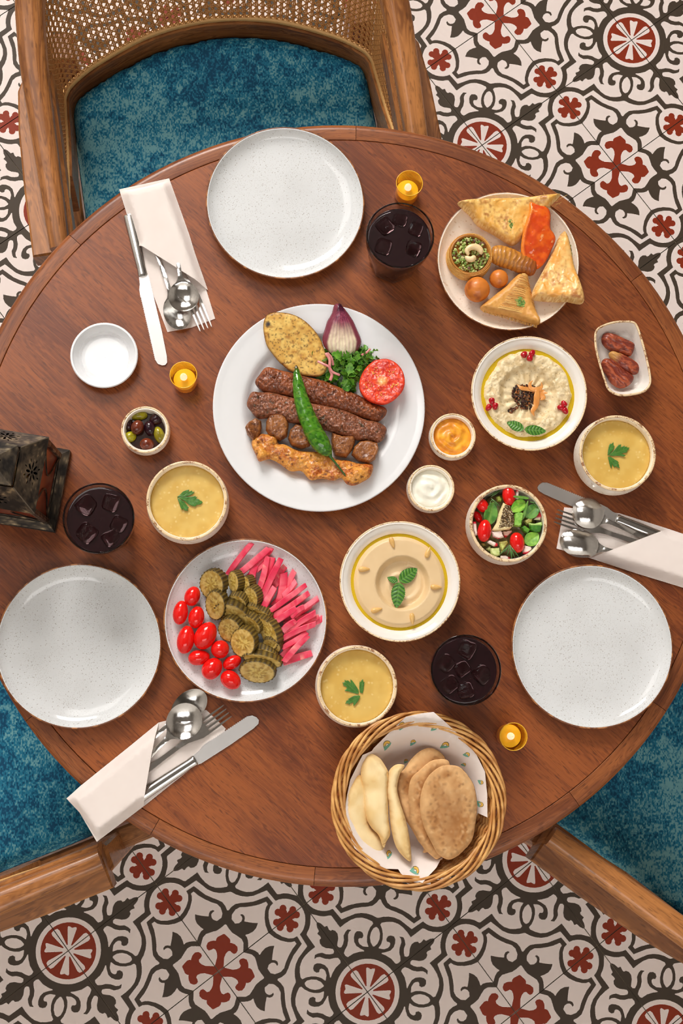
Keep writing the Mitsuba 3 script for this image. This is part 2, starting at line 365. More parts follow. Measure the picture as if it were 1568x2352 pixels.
# ------------------------------------------------------------------ the room; walls and ceiling unseen, toned to set the bounced light
RM = ROOM
def slab(x0, x1, y0, y1, z0, z1): return box(x1-x0, y1-y0, z1-z0, 0.002).mv((x0+x1)/2, (y0+y1)/2, (z0+z1)/2)
def structure(name, g, mat, smooth=False):
    return obj(name, g, mat, kind='structure', smooth=smooth)
structure('floor', slab(RM['x0']-.2, RM['x1']+.2, RM['y0']-.2, RM['y1']+.2, -0.08, -0.0022), 'm_grout')
u, u3 = UNSEEN_WIN2, UNSEEN_WIN3
_c = sg.box(RM['x0']-.2, RM['y0']-.2, RM['x1']+.2, RM['y1']+.2).difference(sg.box(u['x0'], u['y0'], u['x1'], u['y1'])).difference(sg.box(u3['x0'], u3['y0'], u3['x1'], u3['y1']))
structure('ceiling', from_tm(trimesh.creation.extrude_polygon(_c, .2, engine='earcut')).mv(0, 0, RM['h']), 'm_ceiling')
structure('wall_right', slab(RM['x1'], RM['x1']+.2, RM['y0'], RM['y1'], 0, RM['h']), 'm_wall')
structure('wall_near', slab(RM['x0'], RM['x1'], RM['y0']-.2, RM['y0'], 0, RM['h']), 'm_wall_near_bounce')
w = WIN1
structure('wall_far', cat(slab(RM['x0'], w['x0'], RM['y1'], RM['y1']+.2, 0, RM['h']), slab(w['x1'], RM['x1'], RM['y1'], RM['y1']+.2, 0, RM['h']),
          slab(w['x0'], w['x1'], RM['y1'], RM['y1']+.2, 0, w['z0']), slab(w['x0'], w['x1'], RM['y1'], RM['y1']+.2, w['z1'], RM['h'])), 'm_wall')
structure('wall_left', slab(RM['x0']-.2, RM['x0'], RM['y0'], RM['y1'], 0, RM['h']), 'm_wall')
def window(name, plane, a0, a1, z0, z1, rad, na, nzz):
    """an unseen window; its pane glows in place of the daylight behind; plane(a, d, z) -> world, d into the wall"""
    t = tag(name, None, kind='structure')
    def bar(c0, c1, s):
        lo, hi = np.minimum(c0, c1)-s, np.maximum(c0, c1)+s
        return slab(lo[0], hi[0], lo[1], hi[1], lo[2], hi[2])
    bars = [bar(plane(a, .1, z0), plane(a, .1, z1), .018) for a in np.linspace(a0, a1, na+1)] + [bar(plane(a0, .1, z), plane(a1, .1, z), .018) for z in np.linspace(z0, z1, nzz+1)]
    part(t, 'frame', cat(*bars), 'm_darkwood', smooth=False)
    q = np.array([plane(a0, .14, z0), plane(a1, .14, z0), plane(a1, .14, z1), plane(a0, .14, z1)])
    n = np.cross(q[1]-q[0], q[3]-q[0]); inward = plane(a0, 0, z0)-plane(a0, .1, z0)
    g = G(q, [[0, 1, 2], [0, 2, 3]] if n@inward > 0 else [[0, 2, 1], [0, 3, 2]])
    part(t, 'pane', g, 'm_wall', smooth=False, emitter={'type': 'area', 'radiance': {'type': 'rgb', 'value': list(rad)}, 'sampling_weight': 3.0 if name == 'window_1' else 1.0})
window('window_1', lambda a, d, z: np.array([a, RM['y1']+d, z]), w['x0'], w['x1'], w['z0'], w['z1'], WIN_L, 3, 4)
window('window_2', lambda a, d, z: np.array([a, z, RM['h']+d]), u['x0'], u['x1'], u['y0'], u['y1'], UNSEEN_WIN2_L, 4, 3)
window('window_3', lambda a, d, z: np.array([a, z, RM['h']+d]), u3['x0'], u3['x1'], u3['y0'], u3['y1'], UNSEEN_WIN3_L, 6, 2)

# ------------------------------------------------------------------ the printed cement tiles
TL = 0.2
TA = -0.9284202
TU, TV_ = np.array([math.cos(TA), math.sin(TA)]), np.array([math.sin(TA), -math.cos(TA)])
TO = np.array([0.482986, 0.958244])
ARM = [(0,0),(.058,-.002),(.075,.02),(.113,.067),(.146,.087),(.177,.094),(.197,.085),(.199,.063),(.207,.04),(.23,.034),(.255,.044),(.273,.073),(.266,.107),(.252,.13),(.238,.144),(.251,.155),(.258,.176),(.252,.202),(.245,.245)]
W1P = [(.731,.211),(.731,.243),(.666,.259),(.606,.286),(.547,.319),(.506,.35),(.459,.358),(.406,.342),(.377,.309),(.379,.257),(.411,.237),(.44,.238),(.461,.251),(.468,.272),(.464,.295),(.485,.286),(.491,.262),(.481,.239),(.459,.221),(.495,.182),(.527,.151),(.554,.13),(.513,.104),(.473,.095),(.426,.103),(.392,.116),(.395,.089),(.383,.056),(.364,.026),(.335,-.01),(.577,-.01),(.598,.069),(.628,.126),(.672,.179),(.702,.202)]
W2P = [(0,0),(.278,-.01),(.315,.035),(.339,.067),(.346,.107),(.33,.153),(.309,.206),(.306,.251),(.309,.309)]
W3P = [(.97,-.01),(.962,.044),(.95,.08),(.929,.115),(.902,.145),(.869,.17),(.838,.185),(.806,.193),(.799,.322),(.761,.331),(.718,.343),(.666,.358),(.615,.387),(.575,.424),(.543,.468),(.519,.519),(.388,.388),(.44,.401),(.488,.4),(.536,.375),(.58,.346),(.639,.313),(.701,.293),(.77,.274),(.776,.19),(.738,.184),(.699,.158),(.663,.11),(.638,.055),(.622,-.01)]
W4P = [(1.01,.2),(1.01,.09),(.975,.135),(.94,.177),(.905,.205),(.869,.222),(.854,.235),(.853,.374),(.796,.372),(.733,.378),(.681,.394),(.634,.426),(.601,.469),(.577,.514),(.582,.535),(.62,.543),(.664,.565),(.701,.595),(.731,.634),(.745,.68),(.785,.643),(.798,.606),(.793,.58),(.781,.564),(.765,.562),(.747,.579),(.724,.57),(.712,.542),(.722,.516),(.748,.496),(.775,.5),(.804,.524),(.826,.559),(.832,.6),(.816,.645),(.793,.691),(.839,.663),(.896,.64),(.958,.635),(.968,.612),(.966,.583),(.935,.562),(.899,.547),(.863,.515),(.835,.473),(.806,.456),(.776,.458),(.808,.429),(.838,.436),(.873,.453),(.894,.488),(.924,.512),(.955,.526),(.973,.511),(.975,.49),(.955,.468),(.927,.442),(.907,.405),(.908,.371),(.925,.344),(.945,.343),(.949,.323),(.94,.286),(.967,.28),(.974,.239),(.988,.211)]
LENS = [(.71,.71),(.706,.66),(.684,.618),(.648,.587),(.607,.57),(.575,.575)]
SPOKE = [(.98,.98),(.973,.949),(.926,.884),(.883,.822),(.869,.817),(.859,.835),(.855,.852),(.845,.845)]
def soft(pts, r=0.006):
    return sg.Polygon(pts).buffer(0).buffer(r).buffer(-2*r).buffer(r)
def tile_regions():
    sq = sg.box(0.004, 0.004, 0.996, 0.996)
    swap = lambda g: sa.affine_transform(g, [0, 1, 1, 0, 0, 0])
    both = lambda pts, r=0.004: so.unary_union([soft(pts, r), swap(soft(pts, r))]).buffer(0.002).buffer(-0.002)
    white = so.unary_union([both(W1P), both(W2P), both(W3P), both(W4P), both(LENS)])
    Wc = sg.Point(1, 1)
    white = white.difference(Wc.buffer(.33, 48)).union(Wc.buffer(.302, 48))
    red = both(ARM)
    wheel = Wc.buffer(.258, 48)
    sp = both(SPOKE)
    for base, sgn in ((0, 1), (90, 1)):
        # spokes along the edges
        ang = math.radians(180+base)
        pts = [(.04, -.012), (.20, -.036), (.222, -.03), (.228, -.004), (.228, .004), (.222, .03), (.20, .036), (.04, .012)]
        sp = sp.union(sg.Polygon([(1+r*math.cos(ang)-d*math.sin(ang), 1+r*math.sin(ang)+d*math.cos(ang)) for r, d in pts]).buffer(.004))
    sp = sp.union(Wc.buffer(.055))
    red = red.union(wheel.difference(sp))
    def flower(cx, cy):
        ps = [sg.Point(cx, cy).buffer(.055)]
        for q in range(4):
            b = q*90
            for o in (-17, 17):
                a = math.radians(b+o); ps.append(sg.Point(cx+.100*math.cos(a), cy+.100*math.sin(a)).buffer(.0330))
            a = math.radians(b); ps.append(sg.Point(cx+.062*math.cos(a), cy+.062*math.sin(a)).buffer(.044))
        return so.unary_union(ps)
    red = red.union(flower(.792, 0)).union(flower(0, .792))
    red = red.intersection(sq).simplify(.0015)
    white = white.intersection(sq).difference(red).simplify(.0012)
    dark = sq.difference(white).difference(red).simplify(.0008)
    return [(white, C(240, 227, 221)), (red, C(140, 48, 22)), (dark, C(72, 61, 50))]
def tile_mesh(su, sv, regs, tint):
    gs = []
    for pg, col in regs:
        for p in getattr(pg, 'geoms', [pg]):
            if p.geom_type != 'Polygon' or p.area < 2e-5: continue
            v, f = trimesh.creation.triangulate_polygon(p, engine='earcut')
            gs.append(G(np.c_[np.asarray(v)[:, :2], np.zeros(len(v))], np.asarray(f)).col(np.asarray(col)*tint))
    rim = np.array([(.004, .004), (.996, .004), (.996, .996), (.004, .996)]); n = 4
    v = np.vstack([np.c_[rim, np.zeros(4)], np.c_[rim, np.full(4, -.04)]]); f = [[i+4, (i+1) % 4+4, (i+1) % 4, i] for i in range(4)]
    gs.append(G(v, f).col(np.asarray(regs[2][1])*.8))
    g = cat(*gs)
    xy = g.v[:, :1]*su*TL*TU+g.v[:, 1:2]*sv*TL*TV_
    g.v = np.c_[xy, g.v[:, 2]*TL]
    if np.cross(su*TU, sv*TV_) < 0: g.flip()
    n = np.cross(g.v[g.f[:, 1]]-g.v[g.f[:, 0]], g.v[g.f[:, 2]]-g.v[g.f[:, 0]])
    bad = n[:, 2] < -1e-12; g.f[bad] = g.f[bad][:, ::-1]
    return g
REG = tile_regions()
TILES = {(a, b): shape(tile_mesh(a, b, REG, 1.0), 'm_tile', smooth=False) for a in (-1, 1) for b in (-1, 1)}
for i in range(-14, 15):
    for j in range(-14, 15):
        ci, cj = (i if i % 2 else i+1), (j if j % 2 == 0 else j+1)
        c = TO+TL*((i+.5)*TU+(j+.5)*TV_)
        if not (-1.5 < c[0] < 1.55 and -1.5 < c[1] < 2.2): continue
        o = TO+TL*(ci*TU+cj*TV_)
        k = fresh('floor__tile')
        scene[k] = {**TILES[(1 if ci == i else -1, 1 if cj == j else -1)], 'to_world': T4().translate([float(o[0]), float(o[1]), 0.0])}
# ------------------------------------------------------------------ the round table
TR = 0.5445
def round_table():
    t = thing('round_table', 'round dark brown wooden dining table with planked rim, laid with all the dishes', 'table')
    ri = TR-0.026
    g = lathe([(0.0, ZT-.028), (ri-.0006, ZT-.028), (ri-.0006, ZT-.0008), (ri-.0014, ZT), (ri*.5, ZT), (0.0005, ZT)], 160)
    part(t, 'top_panel', g, 'm_table', smooth=30)
    cx, cy = 0.0, 0.0
    js = []
    for px, py in ((818, 278), (168, 547), (60, 1655), (355, 1900), (720, 2036), (1330, 1850), (1540, 1640), (1474, 628)):
        p = at(px, py, ZT); js.append(math.atan2(p[1], p[0]) % (2*PI))
    js = sorted(js)
    prof = [(ri, -.028), (ri, -.0008), (ri+.0006, 0)] + [(TR-.011+.011*math.sin(a), -.011+.011*math.cos(a)) for a in np.linspace(0, PI/2, 7)] + [(TR, -.024), (TR-.004, -.028)]
    prof = np.array([(r-ri, z) for r, z in prof])
    for k in range(len(js)):
        a0, a1 = js[k], js[(k+1) % len(js)]+(2*PI if k == len(js)-1 else 0)
        aa = np.linspace(a0+.0006, a1-.0006, 40)
        v, uv = [], []
        for a in aa:
            for r, z in prof: v.append(((ri+r)*math.cos(a), (ri+r)*math.sin(a), ZT+z)); uv.append((a*TR+k*3.7, r+(.05*z)+k*1.3))
        m, n = len(aa), len(prof)
        i, j = np.meshgrid(np.arange(m-1), np.arange(n), indexing='ij'); j2 = (j+1) % n
        f = np.stack([i*n+j, i*n+j2, (i+1)*n+j2, (i+1)*n+j], -1).reshape(-1, 4)
        f = np.vstack([f[:, [0, 1, 2]], f[:, [0, 2, 3]]])
        cap = np.array([[0, q, q+1] for q in range(1, n-1)]); v, uv = np.array(v), np.array(uv); nv = len(v)
        v = np.vstack([v, v[:n], v[(m-1)*n:m*n]]); uv = np.vstack([uv, uv[:n], uv[(m-1)*n:m*n]])
        f = np.vstack([f, cap[:, ::-1]+nv, cap+nv+n])
        part(t, 'rim__plank', fixed(G(v, f, None, np.array(uv))), 'm_plank')
    part(t, 'pedestal', lathe([(0.0, .03), (.30, .0), (.30, .02), (.27, .035), (.09, .06), (.06, .12), (.055, .5), (.075, .66), (.22, ZT-.03), (0, ZT-.03)], 64), 'm_darkwood', smooth=35)
round_table()

# ------------------------------------------------------------------ chairs (local frame: y to the back, x to the side, origin on the floor between the arm ends)
def chair_meshes():
    M = {}
    # seat cushion
    pts = [(0, -.125), (.15, -.12), (.232, -.09), (.252, .0), (.254, .15), (.251, .300), (.234, .336), (.188, .361), (.10, .396), (0, .409)]
    ring = loop(pts+[(-x, y) for x, y in pts[-2:0:-1]], .007)
    g = blob(ring, .44, .030, .030, .008, hb=.012)
    M['seat'] = [(g, 'm_seat', True)]
    # arm rail with the back rail: a rounded bar
    def arm_path():
        right = [(.2785, .0, .653), (.2785, .10, .662), (.2785, .20, .674), (.276, .30, .690), (.262, .39, .712), (.215, .465, .745), (.12, .512, .775), (0, .525, .785)]
        p = right+[(-x, y, z) for x, y, z in right[-2::-1]]
        return catmull(np.array(p), 150)
    ap = arm_path()
    M['arm_rail'] = [(sweep(ap, rrect(.040, .046, .014, 5), (0, 0, 1), np.interp(ap[:, 1], [0, .28, .5], [.74, 1.02, 1.08])), 'm_chair', True)]
    # board below each arm
    bs = []
    for s in (1, -1):
        ring = sharp_loop(np.array([(s*.258, .0), (s*.323, .0), (s*.323, .10), (s*.320, .20), (s*.313, .265), (s*.302, .285), (s*.285, .29), (s*.258, .29)]), .02)
        if s < 0: ring = ring[::-1]
        g = prism(ring, .590, .636, .003); g.uv = np.c_[g.v[:, 1], g.v[:, 0]+.3*g.v[:, 2]]
        bs.append((g, 'm_chair', False))
    M['arm_board'] = bs
    # lower frame of the cane: from the arms down to the corners and round the back
    def rim_path():
        right = [(.262, .09, .617), (.261, .14, .585), (.260, .21, .543), (.259, .285, .508), (.256, .315, .500), (.238, .338, .498), (.19, .368, .498), (.10, .404, .498), (0, .417, .498)]
        p = right+[(-x, y, z) for x, y, z in right[-2::-1]]
        return catmull(np.array(p), 170)
    rp = rim_path()
    g = sweep(rp, rrect(.009, .010, .003, 3)); M['cane_bead'] = [(g.col(C(214, 170, 108)), 'm_cane', True)]
    pw = rp.copy(); pw[:, 2] -= .038
    keep = rp[:, 1] > .12
    M['back_panel'] = [(sweep(pw[keep], rrect(.016, .068, .002, 2)), 'm_chair', False)]
    # cane sheet between the frame and the rail
    def cane():
        n = 200
        a = catmull(np.array([(.262, .09, .62), (.261, .14, .588), (.260, .21, .546), (.259, .285, .51), (.256, .315, .503), (.238, .338, .5), (.19, .368, .5), (.10, .404, .5), (0, .417, .5)]), 300)
        b = catmull(np.array([(.2685, .05, .66), (.2685, .13, .668), (.267, .22, .676), (.264, .30, .690), (.250, .385, .712), (.205, .455, .745), (.115, .502, .775), (0, .515, .785)]), 300)
        def arc(p):
            s = np.r_[0, np.cumsum(np.linalg.norm(np.diff(p, axis=0), axis=1))]; return s/s[-1], s[-1]
        sa_, la = arc(a); sb, lb = arc(b)
        def S(u, v):
            """u metres along the upper edge from the middle of the back (signed), v metres up from the frame"""
            uu = 1-np.clip(np.abs(u)/lb, 0, 1)
            A = np.stack([np.interp(uu, sa_, a[:, k]) for k in range(3)], -1); B = np.stack([np.interp(uu, sb, b[:, k]) for k in range(3)], -1)
            h = np.linalg.norm(B-A, axis=-1); t = np.clip(v/np.maximum(h, 1e-6), 0, 1)[..., None]
            q = A*(1-t)+B*t; q[..., 0] *= np.sign(u+1e-9)
            return q, v <= h
        pit = .0123; gs = []
        def strand(us, vs, wd, lift, col):
            q, ok = S(us, vs)
            run = []
            for i in range(len(us)+1):
                if i < len(us) and ok[i]: run.append(i)
                else:
                    if len(run) > 2:
                        p = q[run]; c = np.array([0, .15, .6]); nrm = np.stack([-p[:, 0], -(p[:, 1]-.1), 0*p[:, 0]], 1); nrm /= np.linalg.norm(nrm, axis=1, keepdims=True)
                        t = np.gradient(p, axis=0); t /= np.linalg.norm(t, axis=1, keepdims=True)+1e-12; sd = np.cross(t, nrm); sd /= np.linalg.norm(sd, axis=1, keepdims=True)+1e-12
                        p = p+nrm*lift
                        m = len(p); th = .0005
                        v = np.vstack([p-sd*wd/2+nrm*0, p+nrm*th, p+sd*wd/2, p-nrm*th]); j = np.arange(m-1)
                        f = np.vstack([np.stack([k*m+j, ((k+1) % 4)*m+j, ((k+1) % 4)*m+j+1, k*m+j+1], 1) for k in range(4)])
                        gs.append(G(v, f).col(col))
                    run = []
        L = lb-.01; vm = .33
        c1, c2, c3 = C(206, 150, 86), C(192, 134, 72), C(178, 120, 60)
        for u0 in np.arange(-L, L, pit):
            for o in (-.0016, .0016):
                strand(np.full(26, u0+o), np.linspace(0, vm, 26), .0022, 0, c2)
        for v0 in np.arange(.004, vm, pit):
            for o in (-.0016, .0016):
                strand(np.linspace(-L, L, 130), np.full(130, v0+o), .0022, .0006, c1)
        for k in np.arange(-L-vm, L, pit):
            n = 40; vs = np.linspace(0, vm, n)
            strand(np.clip(k+vs+pit*.5+.004, -L, L), vs, .0024, .0011, c3); strand(np.clip(k+vm-vs+pit*.5+.004, -L, L), vs, .0024, .0014, c1)
        return cat(*gs)
    M['cane_panel'] = [(cane(), 'm_cane', True)]
    # seat frame, legs, arm posts
    rails = []
    for s in (1, -1):
        g = box(.034, .50, .075, .004).mv(s*.275, .13, .392); g.uv = np.c_[g.v[:, 1], g.v[:, 0]+g.v[:, 2]]; rails.append((g, 'm_chair', False))
    for y, l in ((-.105, .52), (.375, .50)):
        g = box(l, .034, .07, .004).mv(0, y, .392); g.uv = np.c_[g.v[:, 0], g.v[:, 1]+g.v[:, 2]]; rails.append((g, 'm_chair', False))
    M['seat_rail'] = rails
    legs = []
    for s in (1, -1):
        for y in (.02, .40):
            top = .60 if y < .1 else .50
            g = box(.040, .050, top, .004).mv(s*(.283 if y < .1 else .25), y, top/2); g.uv = np.c_[g.v[:, 2], g.v[:, 0]+g.v[:, 1]]; legs.append((g, 'm_chair', False))
    M['leg'] = legs
    return M
CHM = chair_meshes()
CHS = {k: [shape(*x) for x in v] for k, v in CHM.items()}
for (ox, oy, deg, label) in ((-.149, .418, 8.9, 'brown wooden armchair with cane back and teal seat behind the far plate'),
                              (-.444, -.256, 111.5, 'brown wooden armchair with teal seat under the overhanging napkin corner'),
                              (.461, -.261, -126.0, 'brown wooden armchair with teal seat at the lower right of the table')):
    t = thing('armchair', label, 'chair', 'teal seated armchairs round the table')
    for name, shapes in CHS.items():
        for sh in shapes:
            k = fresh(t+'__'+name); scene[k] = {**sh, 'to_world': T4().translate([ox, oy, 0.0]).rotate([0, 0, 1], deg)}
            if name == 'seat': tag(k, 'teal mottled seat cushion')
            if name == 'cane_panel': tag(k, 'woven cane panel', kind='stuff')
# ------------------------------------------------------------------ plates and bowls
def ctr(px, py, z): return at(px, py, z)[:2]
def rad(px, py, r, z):
    return 0.5*(np.linalg.norm(at(px+r, py, z)-at(px-r, py, z))/2 + np.linalg.norm(at(px, py+r, z)-at(px, py-r, z))/2)
def smooth_prof(ps, n=5):
    return catmull(np.array(ps, float), n*len(ps))
def ware(name, label, cat_, px, py, rpx, zr, prof, mat, rim=None, rim_r=.0013, group=None, part_name='body', rim_label='brown rim', n=112):
    """a round dish whose rim (radius rpx pixels) stands zr above the table; prof(R) -> (r, z) pairs"""
    z = ZT+zr; c = ctr(px, py, z); R = rad(px, py, rpx, z)
    g = lathe(prof(R), n).mv(c[0], c[1], ZT+.0002)
    g = fixed(g)
    if rim is None:
        k = obj(name, g, mat, label, cat_, group, smooth=40)
    else:
        k = thing(name, label, cat_, group)
        part(k, part_name, g, mat, smooth=40)
        a = np.linspace(0, 2*PI, n+1)
        rr = R-rim_r*.8
        ring = lathe([(rr+rim_r*math.cos(t), zr-.0003+rim_r*.75*math.sin(t)) for t in np.linspace(0, 2*PI, 11)[:-1]], n, shut=True).mv(c[0], c[1], ZT+.0002)
        part(k, 'rim', fixed(ring), rim, rim_label)
    return k, c, R
def prof_coupe(R):
    return [(0, .002), (.5*R, .002), (.52*R, 0), (.56*R, 0), (.58*R, .003)]+smooth_prof([(.66*R, .0035), (.82*R, .007), (.94*R, .0135), (R-.0006, .0195)], 4).tolist()+[(R-.0012, .0205), (R-.0030, .0203)]+smooth_prof([(.955*R, .0170), (.90*R, .0120), (.82*R, .0085), (.72*R, .0068), (.60*R, .0064)], 5).tolist()+[(0.0003, .0064)]
def prof_big(R):
    return [(0, .002), (.6*R, .002), (.62*R, 0), (.66*R, 0), (.68*R, .004), (.74*R, .012), (R-.002, .0185), (R, .0200), (R-.001, .0212), (R-.003, .0214)]+smooth_prof([(.94*R, .0200), (.80*R, .0180), (.735*R, .0165), (.70*R, .0135), (.665*R, .0088), (.63*R, .0070), (.55*R, .0066)], 6).tolist()+[(0.0003, .0066)]
def prof_small(R):
    return [(0, .002), (.5*R, .002), (.52*R, 0), (.58*R, 0), (.62*R, .003), (.85*R, .010), (R-.001, .0165), (R, .0180), (R-.0012, .0192), (R-.003, .0192)]+smooth_prof([(.92*R, .0165), (.82*R, .0105), (.76*R, .0068), (.70*R, .0055), (.6*R, .005)], 5).tolist()+[(0.0003, .005)]
def prof_soup(R):
    h = .052
    return [(0, .002), (.60*R, .002), (.62*R, 0), (.68*R, 0), (.70*R, .003)]+smooth_prof([(.82*R, .006), (.98*R, .014), (1.035*R, .024), (1.025*R, .038), (R-.0004, h-.0015)], 5).tolist()+[(R-.001, h), (R-.0036, h)]+smooth_prof([(R-.0046, h-.003), (R-.0042, .036), (R-.0050, .022), (.86*R, .012), (.7*R, .007)], 5).tolist()+[(0.0003, .006)]
def prof_sauce(R):
    h = .030
    return [(0, .002), (.62*R, .002), (.64*R, 0), (.72*R, 0)]+smooth_prof([(.80*R, .003), (.99*R, .010), (1.03*R, .018), (R-.0003, h-.001)], 5).tolist()+[(R-.001, h), (R-.0038, h)]+smooth_prof([(R-.0050, h-.003), (R-.0055, .018), (R-.0075, .010), (.6*R, .0055)], 5).tolist()+[(0.0003, .005)]
def prof_mezze(R):
    h = .036
    return [(0, .002), (.52*R, .002), (.54*R, 0), (.60*R, 0), (.62*R, .003)]+smooth_prof([(.74*R, .010), (.88*R, .022), (R-.0005, h-.0012)], 5).tolist()+[(R-.001, h), (R-.0035, h+.0002)]+smooth_prof([(.94*R, h-.0012), (.87*R, .0315), (.815*R, .0260), (.77*R, .0180), (.70*R, .011), (.6*R, .008)], 6).tolist()+[(0.0003, .008)]
dp = 'white speckled dinner plate with brown rim'
PLATES = []
for px, py, r, lab in ((655, 465, 178, 'empty '+dp+', at the far end beside a wrapped napkin'), (181, 1483, 190, 'empty '+dp+', at the left below the lantern'), (1360, 1484, 187, 'empty '+dp+', at the right below the open cutlery napkin')):
    ware('dinner_plate', lab, 'plate', px, py, r, .020, prof_coupe, 'm_plate', 'm_rim_dark', group='empty speckled dinner plates')
_, PK_C, PK_R = ware('dinner_plate', 'white speckled plate with brown rim holding pickles, turnip sticks and tomatoes', 'plate', 564, 1424, 188, .020, prof_coupe, 'm_plate', 'm_rim_dark')
_, KB_C, KB_R = ware('serving_plate', 'large plain white plate in the middle holding the grilled meats', 'plate', 733, 934, 241, .0205, prof_big, 'm_white', n=160)
_, DS_C, DS_R = ware('dessert_plate', 'cream plate with thin brown rim holding the pastries', 'plate', 1167, 599, 161, .020, prof_coupe, 'm_cream', 'm_rim_dark', .0010)
ware('saucer', 'small empty plain white plate beside the knife at the left', 'plate', 239, 816, 76.5, .0185, prof_small, 'm_white')
SOUPS = []
for px, py, r, lab in ((429, 1150, 92, 'cream bowl of yellow soup at the left, beside a drink glass'), (1418, 1041, 87, 'cream bowl of yellow soup at the right, below the dates'), (820, 1576, 92, 'cream bowl of yellow soup next to the bread basket')):
    _, c, R = ware('soup_bowl', lab, 'bowl', px, py, r, .052, prof_soup, 'm_stone', 'm_rim', .0019, 'soup bowls'); SOUPS.append((c, R))
_, SL_C, SL_R = ware('salad_bowl', 'cream bowl with speckled brown rim full of chopped salad', 'bowl', 1167, 1202, 88.5, .052, prof_soup, 'm_stone', 'm_rim', .0022)
_, MT_C, MT_R = ware('dip_bowl', 'wide rimmed cream bowl of rough dip with red seeds', 'bowl', 1215, 903, 132, .036, prof_mezze, 'm_bowl_white', 'm_rim', .0011)
_, HM_C, HM_R = ware('dip_bowl', 'wide rimmed cream bowl of smooth hummus with pine nuts', 'bowl', 918.5, 1335, 138.5, .036, prof_mezze, 'm_bowl_white', 'm_rim', .0011)
_, OR_C, OR_R = ware('sauce_bowl', 'small cream bowl of orange sauce right of the meat plate', 'bowl', 1040, 1001, 51.5, .030, prof_sauce, 'm_stone', 'm_rim', .0015)
_, WS_C, WS_R = ware('sauce_bowl', 'small cream bowl of white sauce below the orange one', 'bowl', 990, 1121, 53, .030, prof_sauce, 'm_stone', 'm_rim', .0015)
_, OL_C, OL_R = ware('sauce_bowl', 'small cream bowl of olives below the white saucer', 'bowl', 333, 987, 54, .030, prof_sauce, 'm_stone', 'm_rim', .0014)

# the rounded oblong dish with the dates
trD = Tr(1080, 720, 3.213)
DISH = [(925, 130), (985, 85), (1080, 60), (1190, 60), (1228, 92), (1262, 190), (1300, 330), (1328, 480), (1315, 545), (1265, 585), (1150, 607), (1075, 600), (1015, 560), (985, 480), (945, 350), (920, 230)]
def date_dish():
    k = thing('oblong_dish', 'small rounded oblong cream dish holding three dates', 'dish')
    ring = loop(trD.poly(DISH, ZT+.028), .003); n = len(ring); c = ring.mean(0)
    rows = [(.62, .0), (.66, .001), (.76, .008), (.92, .020), (.995, .0265), (1.0, .028), (.985, .0287), (.965, .0280), (.91, .0220), (.80, .0105), (.70, .0062), (.5, .005), (.02, .005)]
    v = np.vstack([np.c_[c+(ring-c)*s, np.full(n, ZT+.0002+z)] for s, z in rows])
    i, j = np.meshgrid(np.arange(len(rows)-1), np.arange(n), indexing='ij'); j2 = (j+1) % n
    g = fixed(G(v, np.stack([i*n+j, i*n+j2, (i+1)*n+j2, (i+1)*n+j], -1).reshape(-1, 4)))
    part(k, 'body', g, 'm_bowl_white', smooth=40)
    p = np.c_[ring, np.full(n, ZT+.0284)]; p = np.vstack([p, p[:2]])
    part(k, 'rim', tube(np.c_[c+(p[:, :2]-c)*.988, p[:, 2]], .0016, 8, caps=False), 'm_rim', 'brown rim')
    return c
DT_C = date_dish()

# ------------------------------------------------------------------ drink glasses
def facet(n, z0, z1):
    def f(r, z, a):
        k = 1-np.clip((z-z0)/(z1-z0), 0, 1); k = k*k*(3-2*k)
        s = 2*PI/n; b = (a % s)-s/2
        return r*(1+k*(math.cos(s/2)/np.cos(b)*1.02-1))
    return f
def ice_cube(size, seed):
    g = ico(3); r = np.random.default_rng(seed)
    p = g.v; e = 4.5; q = (np.abs(p)**e).sum(1)**(1/e); g.v = p/q[:, None]*size/2*np.array([1, r.uniform(.85, 1.05), r.uniform(.8, 1)])
    g.v += .0012*(nz(g.v, 90, seed)[:, None]-.5)
    return g.rx(r.uniform(-.35, .35)).ry(r.uniform(-.35, .35)).rz(r.uniform(0, 1.5))
def posw(d, ds):
    if np.linalg.norm(d) < .012: return 'the one nearest the middle'
    a = round(math.degrees(math.atan2(d[1], d[0]))/45) % 8
    return 'at the '+('right', 'upper right', 'top', 'upper left', 'left', 'lower left', 'bottom', 'lower right')[a]+' of the glass'
